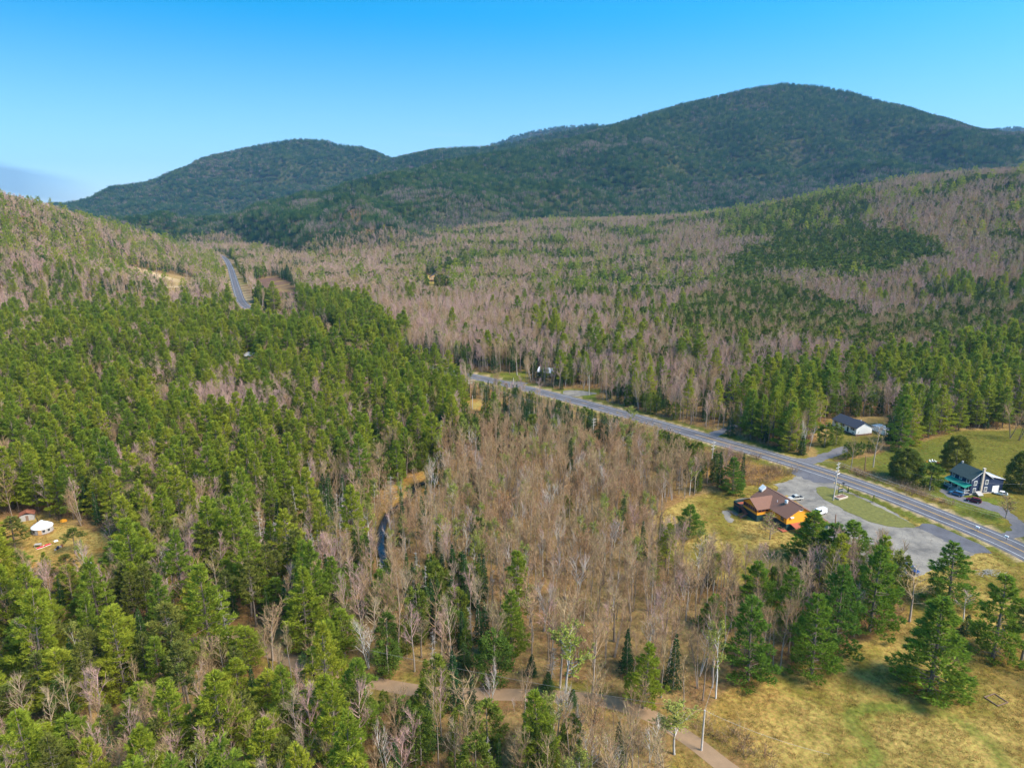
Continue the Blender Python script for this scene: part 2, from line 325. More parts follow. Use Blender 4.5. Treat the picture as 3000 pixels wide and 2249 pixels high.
def blades(rg, p, d, ln, wd):                # one slim triangle per spray
    p = np.asarray(p, float); d = unit(np.asarray(d, float)); n = len(p)
    s = unit(np.cross(d, rg.normal(size=(n, 3)))); ln = np.broadcast_to(ln, (n,))[:, None]; wd = np.broadcast_to(wd, (n,))[:, None]
    V = np.stack([p - s * wd * .5, p + s * wd * .5, p + d * ln], 1).reshape(-1, 3)
    return V, np.arange(3 * n).reshape(-1, 3), np.repeat(rg.random(n), 3)
def tubes(p0, p1, r0, r1, k=3):
    p0 = np.asarray(p0, float); p1 = np.asarray(p1, float); n = len(p0); d = unit(p1 - p0)
    ref = np.where(np.abs(d[:, 2:3]) > .9, np.array([[1., 0, 0]]), np.array([[0, 0, 1.]]))
    a = unit(np.cross(d, ref)); b = np.cross(d, a); r0 = np.broadcast_to(r0, (n,))[:, None]; r1 = np.broadcast_to(r1, (n,))[:, None]
    ring = []
    for i in range(k):
        o = a * math.cos(2 * math.pi * i / k) + b * math.sin(2 * math.pi * i / k); ring.append(p0 + o * r0)
    for i in range(k):
        o = a * math.cos(2 * math.pi * i / k) + b * math.sin(2 * math.pi * i / k); ring.append(p1 + o * r1)
    V = np.stack(ring, 1).reshape(-1, 3); base = (np.arange(n) * 2 * k)[:, None]; F = []
    for i in range(k):
        j = (i + 1) % k; F += [base + np.array([[i, j, k + j]]), base + np.array([[i, k + j, k + i]])]
    return V, np.concatenate(F), np.full(len(V), .5)
class Acc:
    def __init__(s): s.V = []; s.F = []; s.T = []; s.n = 0; s.mi = []
    def add(s, vft, m=0):
        V, F, T = vft
        if len(V) == 0: return
        s.V.append(V); s.F.append(F + s.n); s.T.append(T); s.mi.append(np.full(len(F), m)); s.n += len(V)
    def mesh(s, name, mats): return mk(name, np.concatenate(s.V), np.concatenate(s.F), mats, np.concatenate(s.mi), np.concatenate(s.T))
def polytube(pts, r, k=5):
    pts = np.asarray(pts, float); r = np.asarray(r, float); return tubes(pts[:-1], pts[1:], r[:-1], r[1:], k)

# ------------------------------------------------------------------ tree forms (trunk and crown in metres, each about its own natural height)
def trunk_line(rg, h, lean=.02, wob=.012, n=6):
    t = np.linspace(0, 1, n + 1); a = rg.uniform(0, 6.28); off = np.cumsum(rg.normal(size=(n + 1, 2)) * wob * h, 0) * t[:, None]
    return np.stack([lean * h * t * math.cos(a) + off[:, 0], lean * h * t * math.sin(a) + off[:, 1], h * t], 1)
def on(line, t):
    n = len(line) - 1; t = np.clip(np.atleast_1d(t), 0, .9999) * n; i = t.astype(int); f = (t - i)[:, None]; return line[i] * (1 - f) + line[i + 1] * f

def pine(seed, h=22., cb=.28, R=4.4, lo=False, dull=False):
    rg = np.random.default_rng(seed); tr = Acc(); cr = Acc(); line = trunk_line(rg, h, .015, .004)
    tr.add(polytube(line, np.linspace(.30, .03, len(line)) * h / 22 * 1.15, 6 if not lo else 4))
    z = cb * h; step = h / (21 if not lo else 13)
    P0 = []; D = []; Ln = []; Wd = []; b0 = []; b1 = []; br = []
    while z < h * .985:
        t = (z - cb * h) / (h * (1 - cb)); prof = R * (1 - t) ** .8 * min(1, .72 + 1.9 * t) + .4
        nb = rg.integers(4, 7) if not lo else 4
        a0 = rg.uniform(0, 6.28)
        for k in range(nb):
            if rg.random() < (.10 if not dull else .22) and t < .85: continue
            az = a0 + k * 6.283 / nb + rg.normal() * .25; ln = prof * rg.uniform(.62, 1.18)
            pitch = math.radians(-4 + 46 * t ** 1.5 + rg.normal() * 7); c = on(line, z / h)[0]
            o = np.array([math.cos(az), math.sin(az), 0]); up = np.array([0, 0, 1.]); sd = np.array([-math.sin(az), math.cos(az), 0])
            tip = c + o * ln * math.cos(pitch) + up * (ln * math.sin(pitch) + .10 * ln)
            if ln > .9: b0.append(c); b1.append(c * .25 + tip * .75 - up * .06 * ln); br.append(.018 * ln + .012)
            nt_ = int((6 + ln * (6.4 if not dull else 4.2))) if not lo else int(2 + ln * .9)
            s = .32 + .70 * rg.random(nt_) ** .65 if not dull else .55 + .48 * rg.random(nt_)
            lat = rg.uniform(-1, 1, nt_) * ln * .30 * np.sin(np.clip((s - .2) / .85, 0, 1) * math.pi) ** .7
            base = c + np.outer(s * ln * math.cos(pitch), o) + np.outer(s * ln * math.sin(pitch) + .10 * ln * s * s, up) + np.outer(lat, sd) + rg.normal(size=(nt_, 3)) * np.array([.07, .07, .16])
            reps = (6 if not dull else 4) if not lo else 5
            base = np.repeat(base, reps, 0); m = len(base)
            dr = o * .75 + np.outer(np.repeat(lat, reps) / max(ln, .5) * 1.6, sd) + up * .55 + rg.normal(size=(m, 3)) * .42
            P0.append(base); D.append(dr); Ln.append(rg.uniform(.45, .9, m) * (1.0 if not lo else 1.9)); Wd.append(rg.uniform(.15, .27, m) * (1.0 if not lo else 2.4))
        z += step * rg.uniform(.75, 1.25)
    P0 = np.concatenate(P0); cr.add(blades(rg, P0, np.concatenate(D), np.concatenate(Ln), np.concatenate(Wd)), 0)
    if not lo:
        # dead lower limbs on the bare stem
        zs = rg.uniform(.05 * h, max(cb, .08) * h, 12); az = rg.uniform(0, 6.28, 12); c = on(line, zs / h); e = c + np.stack([np.cos(az), np.sin(az), az * 0 + .1], 1) * rg.uniform(.6, 2.2, 12)[:, None]
        b0 += list(c); b1 += list(e); br += [.025] * 12
        cr.add(tubes(b0, b1, np.array(br), .008), 1)
    return tr, cr
def spruce(seed, h=12., R=1.9, lo=False, cb=.06, mountain=False):
    rg = np.random.default_rng(seed); tr = Acc(); cr = Acc(); line = trunk_line(rg, h, .01, .002)
    tr.add(polytube(line, np.linspace(.17, .015, len(line)) * h / 12, 5 if not lo else 3))
    n = 2600 if not lo else (480 if not mountain else 110)
    t = 1 - np.sqrt(rg.random(n)) ; t = np.clip(t, 0, 1); t[: n // 12] = rg.uniform(.8, 1, n // 12)
    lay = np.round(t * h / .55) * .55 / h; t = np.clip(.7 * lay + .3 * t, 0, 1)
    az = rg.uniform(0, 6.283, n); lob = .8 + .25 * np.sin(az * 3 + lay * 40 + seed)
    rr = R * (1 - t) ** .9 * (lob + .22 * np.sin(az * 2 + lay * 95)) * (.25 + .85 * rg.random(n) ** .6) + .05
    z = cb * h + t * h * (1 - cb) - rr * .22
    c = on(line, np.clip(z / h, 0, .999)); c[:, 2] = z; o = np.stack([np.cos(az), np.sin(az), az * 0], 1)
    p = c + o * rr[:, None]
    k = 1.0 if not lo else (2.3 if not mountain else 3.4)
    d = o * .8 + np.array([0, 0, -.25 if not mountain else .5]) + rg.normal(size=(n, 3)) * .4
    d[t > .93] += np.array([0, 0, 1.6])
    cr.add(blades(rg, p, d, rg.uniform(.25, .5, n) * k * h / 12, rg.uniform(.11, .2, n) * k * h / 12), 0)
    return tr, cr
def cedar(seed, h=12., R=2.6, lo=False, round_=.0, n=3600, nl=90, ls=.34):
    rg = np.random.default_rng(seed); tr = Acc(); cr = Acc(); line = trunk_line(rg, h * .9, .012, .003)
    tr.add(polytube(line, np.linspace(.2, .03, len(line)) * h / 12, 5 if not lo else 3))
    nl = nl if not lo else 36; n = n if not lo else 700
    lt = rg.random(nl) ** .85; la = rg.uniform(0, 6.283, nl)
    prof = lambda t: R * (np.sin(np.clip(.12 + .88 * (1 - t), 0, 1) * math.pi / (1.12 + round_)) ** (.8))
    lr = prof(lt) * rg.uniform(.72, 1.05, nl); lz = .03 * h + lt * h * .95
    i = rg.integers(0, nl, n); s = ls * R * (1 - .5 * lt[i]) 
    off = unit(rg.normal(size=(n, 3))) * (rg.random(n) ** .5 * s)[:, None]
    p = np.stack([np.cos(la[i]) * lr[i] * .86, np.sin(la[i]) * lr[i] * .86, lz[i]], 1) + off; p[:, 2] = np.clip(p[:, 2], .1, h)
    o = p.copy(); o[:, 2] = 0; o = unit(o)
    k = 1.0 if not lo else 2.6
    d = o * .7 + np.array([0, 0, .45]) + rg.normal(size=(n, 3)) * .5
    cr.add(blades(rg, p, d, rg.uniform(.25, .5, n) * k, rg.uniform(.13, .26, n) * k), 0)
    V, F, T = cr.V[0], cr.F[0], cr.T[0]; cr.T[0] = np.repeat(.25 * rg.random(n) + .75 * rg.random(nl)[i], 3)
    return tr, cr
def bare(seed, h=13., R=2.6, lo=False, fork=.4, buds=0, twigs=1.0, limbs=13, stems=1, twig_w=.03):
    rg = np.random.default_rng(seed); tr = Acc(); cr = Acc()
    s0 = []; s1 = []; q0 = []; q1 = []; TP = []; TD = []
    for st in range(stems):
        line = trunk_line(rg, h * (1 if st == 0 else rg.uniform(.75, .98)), .03 if stems == 1 else rg.uniform(.10, .22), .012)
        if stems > 1: line[:, :2] += rg.normal(size=2) * .15
        tr.add(polytube(line, np.array([1, .84, .7, .54, .38, .2, .06]) * .165 * h / 13 * (1 if stems == 1 else .7), 5 if not lo else 3))
        for k in range(limbs if not lo else 7):
            t = fork + (1 - fork) * (k + rg.random()) / (limbs if not lo else 7) * .97; c = on(line, t)[0]; az = rg.uniform(0, 6.283)
            ln = (h * .36 * (1 - t * .62)) * rg.uniform(.7, 1.15); out = min(.85, R / (h * .27)) * (1.15 - .5 * t)
            d = unit(np.array([math.cos(az) * out, math.sin(az) * out, 1.0 - .15 * rg.random()])); e = c + d * ln
            mid = c + d * ln * .5 - np.array([0, 0, .05 * ln]); s0 += [c, mid]; s1 += [mid, e]; q0 += [.02 * ln + .012, .012 * ln + .01]; q1 += [.012 * ln + .01, .012]
            for j in range(6 if not lo else 3):
                u = .3 + .7 * (j + rg.random()) / (6 if not lo else 3); b = c + d * ln * u; dd = unit(d + rg.normal(size=3) * .55 + np.array([0, 0, .25])); l2 = ln * .42 * rg.uniform(.6, 1.2) * (1.2 - .5 * u); e2 = b + dd * l2
                if not lo: s0.append(b); s1.append(e2); q0.append(.018); q1.append(.008)
                m = int((7 if not lo else 4) * twigs); uu = rg.random(m) * .9 + .1
                TP.append(b + np.outer(uu * l2, dd)); TD.append(dd + rg.normal(size=(m, 3)) * .30 + np.array([0, 0, .38]))
        m = 20; u = rg.uniform(fork, 1, m); TP.append(on(line, u)); TD.append(rg.normal(size=(m, 3)) * .6 + np.array([0, 0, .6]))
    cr.add(tubes(s0, s1, np.array(q0), np.array(q1), 3), 1)
    TP = np.concatenate(TP); TD = np.concatenate(TD); n = len(TP); k = 1 if not lo else 1.7
    cr.add(blades(rg, TP, TD, rg.uniform(.65, 1.7, n) * k * h / 13, twig_w * k * (1 if not lo else 1.5)), 0)
    if buds:
        nb = int(n * buds); i = rg.integers(0, n, nb); q = TP[i] + unit(TD[i]) * (rg.uniform(.3, 1.0, nb))[:, None]
        cr.add(blades(rg, q, rg.normal(size=(nb, 3)), .24 * k * (1.5 if lo else 1), .17 * k * (1.5 if lo else 1)), 2)
    return tr, cr
def snag(seed, h=12., lo=False):
    rg = np.random.default_rng(seed); tr = Acc(); cr = Acc(); line = trunk_line(rg, h, .04, .004)
    tr.add(polytube(line, np.array([1, .85, .7, .55, .4, .25, .08]) * .14 * h / 12, 4))
    n = 70 if not lo else 22; t = rg.uniform(.22, .98, n); c = on(line, t); az = rg.uniform(0, 6.28, n); ln = (1.9 * (1 - t) + .35) * rg.uniform(.5, 1.2, n)
    d = unit(np.stack([np.cos(az), np.sin(az), rg.normal(size=n) * .25 - .05], 1)); e = c + d * ln[:, None]
    cr.add(tubes(c, e, .03 if not lo else .05, .008, 3), 0)
    m = n * 5; i = rg.integers(0, n, m); cr.add(blades(rg, c[i] + d[i] * (ln[i] * rg.random(m))[:, None], d[i] + rg.normal(size=(m, 3)) * .6, .4, .03), 0)
    return tr, cr

# ------------------------------------------------------------------ ground sheet, road, drives, stream
def axis(lo, d0, d1, hi, step, grow, cap):
    mid = list(np.arange(d0, d1 + 1e-6, step)); s = step; up = []; v = mid[-1]
    while v < hi: s = min(s * grow, cap); v += s; up.append(v)
    s = step; dn = []; v = mid[0]
    while v > lo: s = min(s * grow, cap); v -= s; dn.append(v)
    return np.array(dn[::-1] + mid + up)
xs = axis(-6500, -130, 130, 6500, 1.6, 1.05, 42); ys = axis(-500, 84, 265, 8300, 1.6, 1.04, 42)
gx, gy = np.meshgrid(xs, ys); gz = hgt(gx, gy)
V = np.stack([gx.ravel(), gy.ravel(), gz.ravel()], 1); nx = len(xs); ny = len(ys)
i, j = np.meshgrid(np.arange(nx - 1), np.arange(ny - 1)); b = (j * nx + i).ravel()
F = np.stack([b, b + 1, b + nx + 1, b + nx], 1)
gm, t, out = newmat('valley_ground'); nn = t.nodes.new; ll = t.links.new
at = nn('ShaderNodeAttribute'); at.attribute_name = 'cover'; tcn = nn('ShaderNodeTexCoord')
n1 = nn('ShaderNodeTexNoise'); n1.inputs['Scale'].default_value = .9; n1.inputs['Detail'].default_value = 8; n1.inputs['Roughness'].default_value = .7; ll(tcn.outputs['Object'], n1.inputs['Vector'])
n2 = nn('ShaderNodeTexNoise'); n2.inputs['Scale'].default_value = .16; n2.inputs['Detail'].default_value = 4; ll(tcn.outputs['Object'], n2.inputs['Vector'])
r1 = nn('ShaderNodeMapRange'); r1.inputs['From Min'].default_value = .3; r1.inputs['From Max'].default_value = .7; r1.inputs['To Min'].default_value = .45; r1.inputs['To Max'].default_value = 1.5; ll(n1.outputs['Fac'], r1.inputs['Value'])
r2 = nn('ShaderNodeMapRange'); r2.inputs['From Min'].default_value = .3; r2.inputs['From Max'].default_value = .7; r2.inputs['To Min'].default_value = .85; r2.inputs['To Max'].default_value = 1.15; ll(n2.outputs['Fac'], r2.inputs['Value'])
mm = nn('ShaderNodeMath'); mm.operation = 'MULTIPLY'; ll(r1.outputs[0], mm.inputs[0]); ll(r2.outputs[0], mm.inputs[1])
sc = nn('ShaderNodeVectorMath'); sc.operation = 'SCALE'; ll(at.outputs['Color'], sc.inputs[0]); ll(mm.outputs[0], sc.inputs['Scale'])
n3 = nn('ShaderNodeTexNoise'); n3.inputs['Scale'].default_value = 1.7; n3.inputs['Detail'].default_value = 5; n3.inputs['Roughness'].default_value = .75; ll(tcn.outputs['Object'], n3.inputs['Vector'])
r3 = nn('ShaderNodeValToRGB'); r3.color_ramp.elements[0].position = .36; r3.color_ramp.elements[0].color = (.72, .92, .6, 1); r3.color_ramp.elements[1].position = .64; r3.color_ramp.elements[1].color = (1.0, .86, .78, 1); ll(n3.outputs['Fac'], r3.inputs[0])
v3 = nn('ShaderNodeVectorMath'); v3.operation = 'MULTIPLY'; ll(sc.outputs[0], v3.inputs[0]); ll(r3.outputs[0], v3.inputs[1]); v4 = nn('ShaderNodeVectorMath'); v4.operation = 'SCALE'; v4.inputs['Scale'].default_value = 1.2; ll(v3.outputs[0], v4.inputs[0])
bs = nn('ShaderNodeBsdfDiffuse'); ll(v4.outputs[0], bs.inputs[0])
bp = nn('ShaderNodeBump'); bp.inputs['Strength'].default_value = .5; bp.inputs['Distance'].default_value = .4; ll(n1.outputs['Fac'], bp.inputs['Height']); ll(bp.outputs[0], bs.inputs['Normal']); ll(bs.outputs[0], out.inputs['Surface'])
me = mk('ground', V, F, [gm], smooth=True)
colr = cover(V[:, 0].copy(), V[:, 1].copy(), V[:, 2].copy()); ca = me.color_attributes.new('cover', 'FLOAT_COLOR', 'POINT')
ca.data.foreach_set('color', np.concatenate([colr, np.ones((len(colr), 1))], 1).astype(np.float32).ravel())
ground = bpy.data.objects.new('ground', me); C.objects.link(ground); tag(ground, 'valley floor of brown leaf litter and dry grass rising to wooded hills', 'ground', kind='structure')

M['asphalt'] = principled('grey_asphalt', (.088, .083, .094), .85, scale=.35, amount=.22)
M['asphalt2'] = principled('worn_pale_asphalt', (.31, .275, .235), .9, scale=.22, amount=.42)
def worn(name, c0, c1, c2):
    m, t, out = newmat(name); nn = t.nodes.new; ll = t.links.new; tcn = nn('ShaderNodeTexCoord'); b = nn('ShaderNodeBsdfPrincipled'); b.inputs['Roughness'].default_value = .9
    a = nn('ShaderNodeTexNoise'); a.inputs['Scale'].default_value = .13; a.inputs['Detail'].default_value = 9; a.inputs['Roughness'].default_value = .65; ll(tcn.outputs['Object'], a.inputs['Vector'])
    r = nn('ShaderNodeValToRGB'); e = r.color_ramp.elements; e[0].position = .36; e[0].color = (*c0, 1); e[1].position = .66; e[1].color = (*c2, 1); k = e.new(.5); k.color = (*c1, 1); ll(a.outputs['Fac'], r.inputs[0])
    v = nn('ShaderNodeTexVoronoi'); v.feature = 'DISTANCE_TO_EDGE'; v.inputs['Scale'].default_value = .42; n_ = nn('ShaderNodeTexNoise'); n_.inputs['Scale'].default_value = .5; n_.inputs['Detail'].default_value = 4; ll(tcn.outputs['Object'], n_.inputs['Vector'])
    mx0 = nn('ShaderNodeMixRGB'); mx0.blend_type = 'ADD'; mx0.inputs[0].default_value = 3.0; ll(tcn.outputs['Object'], mx0.inputs[1]); ll(n_.outputs['Color'], mx0.inputs[2]); ll(mx0.outputs[0], v.inputs['Vector'])
    c = nn('ShaderNodeMath'); c.operation = 'LESS_THAN'; c.inputs[1].default_value = .014; ll(v.outputs['Distance'], c.inputs[0])
    mx = nn('ShaderNodeMixRGB'); ll(c.outputs[0], mx.inputs[0]); ll(r.outputs[0], mx.inputs[1]); mx.inputs[2].default_value = (*[q * .45 + r_ * .35 for q, r_ in zip(c0, c1)], 1); ll(mx.outputs[0], b.inputs['Base Color']); ll(b.outputs[0], out.inputs['Surface']); return m
M['asphalt2'] = worn('worn_pale_asphalt', (.095, .083, .072), (.19, .165, .135), (.265, .23, .185))
M['dirt'] = principled('packed_dirt', (.25, .16, .092), .95, scale=.5, amount=.25)
M['asphalt'] = worn('grey_asphalt', (.068, .063, .070), (.09, .085, .095), (.115, .107, .112))
M['white'] = principled('white_paint', (.78, .78, .76), .6, amount=.06)
M['linew'] = principled('worn_white_line', (.46, .46, .46), .7, scale=.8, amount=.45)
M['yellow'] = principled('yellow_line', (.50, .29, .045), .7, scale=.8, amount=.35)
M['island'] = principled('mown_grass', (.125, .12, .027), .95, scale=.9, amount=.6)
M['creek'] = principled('dark_stream_water', (.018, .02, .024), .08, spec=.5, amount=.2)
def ribbon(name, line, off, half, z, m, label, cat, t0=0, t1=None, dash=None):
    pl = np.array(line)[t0:t1]; d = np.gradient(pl, axis=0); d /= np.linalg.norm(d, axis=1, keepdims=True); nr = np.stack([d[:, 1], -d[:, 0]], 1)
    a = pl + nr * (off - half); c = pl + nr * (off + half); n = len(pl); zz = (hgt(pl[:, 0], pl[:, 1]) if name == 'stream' else np.zeros(n)) + z
    V = np.concatenate([np.column_stack([a, zz]), np.column_stack([c, zz])]); k = np.arange(n - 1)
    F = np.stack([k, k + n, k + n + 1, k + 1], 1)
    if dash: F = F[(k // dash) % 3 == 0]
    o = bpy.data.objects.new(name, mk(name, V, F, [m])); C.objects.link(o); tag(o, label, cat, kind='structure'); return o
def dense(line, step):
    p = np.array(line); s = np.concatenate([[0], np.cumsum(np.hypot(*np.diff(p, axis=0).T))]); u = np.arange(0, s[-1], step)
    return np.stack([np.interp(u, s, p[:, 0]), np.interp(u, s, p[:, 1])], 1)
RD = dense(ROAD, 2.0); kr = np.ones(15) / 15; RD2 = RD.copy()
for _c in (0, 1): RD2[7:-7, _c] = np.convolve(RD[:, _c], kr, 'valid')
RD = RD2
ribbon('main_road', RD, 0, 5.3, .062, M['asphalt'], 'grey two-lane highway running down the valley past the restaurant', 'road')
for sgn in (-1, 1): ribbon('edge_line', RD, sgn * 3.55, .11, .068, M['linew'], 'white edge line of the highway, %s side' % ('restaurant' if sgn > 0 else 'farmhouse'), 'road marking')
kd = int(np.argmin(np.hypot(RD[:, 0] - G(2030, 1270)[0], RD[:, 1] - G(2030, 1270)[1])))
for sgn in (-1, 1): ribbon('centre_line', RD, sgn * .17, .085, .068, M['yellow'], 'double yellow centre line of the highway beside the restaurant, %s stripe' % ('inner' if sgn > 0 else 'outer'), 'road marking', 0, kd)
ribbon('dashed_line', RD, 0, .1, .068, M['yellow'], 'broken yellow centre line where the highway runs into the woods', 'road marking', kd + 3, None, 2)
ribbon('dirt_road', dense(DIRT, 1.5), 0, 1.9, .03, M['dirt'], 'narrow brown dirt road winding through the bare woods', 'road')
ribbon('stream', dense(STREAM, 1.5), 0, 1.1, .35, M['creek'], 'thin dark stream winding through the swampy clearing', 'stream')
def patch(name, pts, z, m, label, cat, smooth=True):
    g = [G(x, y) for x, y in pts]
    if smooth: g = smooth_line(g + g[:1], 10)[:-1]; g = [(x + (float(vn(np.array(x / 1.7), np.array(y / 1.7), 7)) - .5) * 1.5, y + (float(vn(np.array(x / 1.7), np.array(y / 1.7), 8)) - .5) * 1.5) for x, y in g]
    me = bpy.data.meshes.new(name); me.from_pydata([(x, y, z) for x, y in g], [], [list(range(len(g)))]); me.materials.append(m)
    o = bpy.data.objects.new(name, me); C.objects.link(o); tag(o, label, cat, kind='structure'); return o
patch('parking_lot', [(2268, 1418), (2310, 1408), (2345, 1388), (2375, 1400), (2420, 1408), (2500, 1445), (2600, 1490), (2700, 1550), (2760, 1556), (2830, 1590), (2880, 1612), (2790, 1650), (2740, 1668), (2690, 1685), (2600, 1690), (2520, 1660), (2450, 1600), (2400, 1550), (2370, 1500), (2310, 1450)], .03, M['asphalt2'], 'cracked pale grey parking lot beside the orange restaurant', 'parking lot')
patch('driveway', [(2160, 1462), (2210, 1455), (2270, 1440), (2290, 1418), (2340, 1425), (2300, 1455), (2225, 1468), (2165, 1480)], .026, M['asphalt2'], 'worn drive curling behind the orange restaurant', 'driveway')
patch('grass_island', [(2388, 1432), (2412, 1426), (2460, 1436), (2520, 1460), (2600, 1498), (2680, 1538), (2690, 1546), (2650, 1546), (2580, 1536), (2500, 1508), (2440, 1476), (2395, 1448)], .10, M['island'], 'mown green grass island between highway and parking lot', 'grass island')
patch('lot_entrance', [(2320, 1385), (2340, 1372), (2420, 1400), (2440, 1415), (2385, 1412), (2345, 1398)], .05, M['asphalt'], 'dark asphalt entrance joining the parking lot to the highway', 'driveway')
patch('lot_exit', [(2690, 1545), (2730, 1535), (2860, 1590), (2900, 1618), (2830, 1612), (2760, 1580)], .05, M['asphalt'], 'dark asphalt exit of the parking lot nearest the mailboxes', 'driveway')
M['drive'] = principled('dark_worn_drive', (.13, .12, .125), .9, scale=.4, amount=.35)
patch('farmhouse_drive', [(2750, 1432), (2775, 1434), (2830, 1456), (2900, 1474), (2950, 1492), (2985, 1520), (3012, 1545), (3000, 1568), (2960, 1582), (2905, 1580), (2890, 1562), (2945, 1560), (2962, 1545), (2950, 1520), (2920, 1500), (2870, 1486), (2800, 1462), (2760, 1445)], .028, M['drive'], 'curving asphalt drive leading from highway to navy farmhouse', 'driveway')
patch('ranch_drive', [(2322, 1342), (2375, 1340), (2425, 1322), (2470, 1308), (2492, 1312), (2480, 1324), (2440, 1340), (2395, 1358), (2340, 1360)], .028, M['drive'], 'asphalt drive leading from highway to the white ranch house', 'driveway')
patch('cabin_drive', [(2075, 1268), (2110, 1258), (2150, 1238), (2175, 1236), (2160, 1250), (2125, 1270), (2095, 1278)], .028, M['drive'], 'grey gravel drive entering the woods by the brown cabin', 'driveway')
patch('gravel_turnout', [(1648, 1145), (1680, 1143), (1735, 1148), (1745, 1154), (1700, 1160), (1660, 1160)], .028, M['asphalt2'], 'pale gravel turnout beside the highway in front of bare woods', 'driveway')
patch('lawn_drive', [(1490, 1118), (1530, 1118), (1545, 1124), (1500, 1128)], .028, M['drive'], 'short drive at the lawn of the white-roofed house', 'driveway')
patch('yard_path', [(2115, 1495), (2135, 1498), (2140, 1515), (2152, 1526), (2140, 1530), (2120, 1515)], .03, M['asphalt2'], 'curved grey path on the grass behind the orange restaurant', 'path')

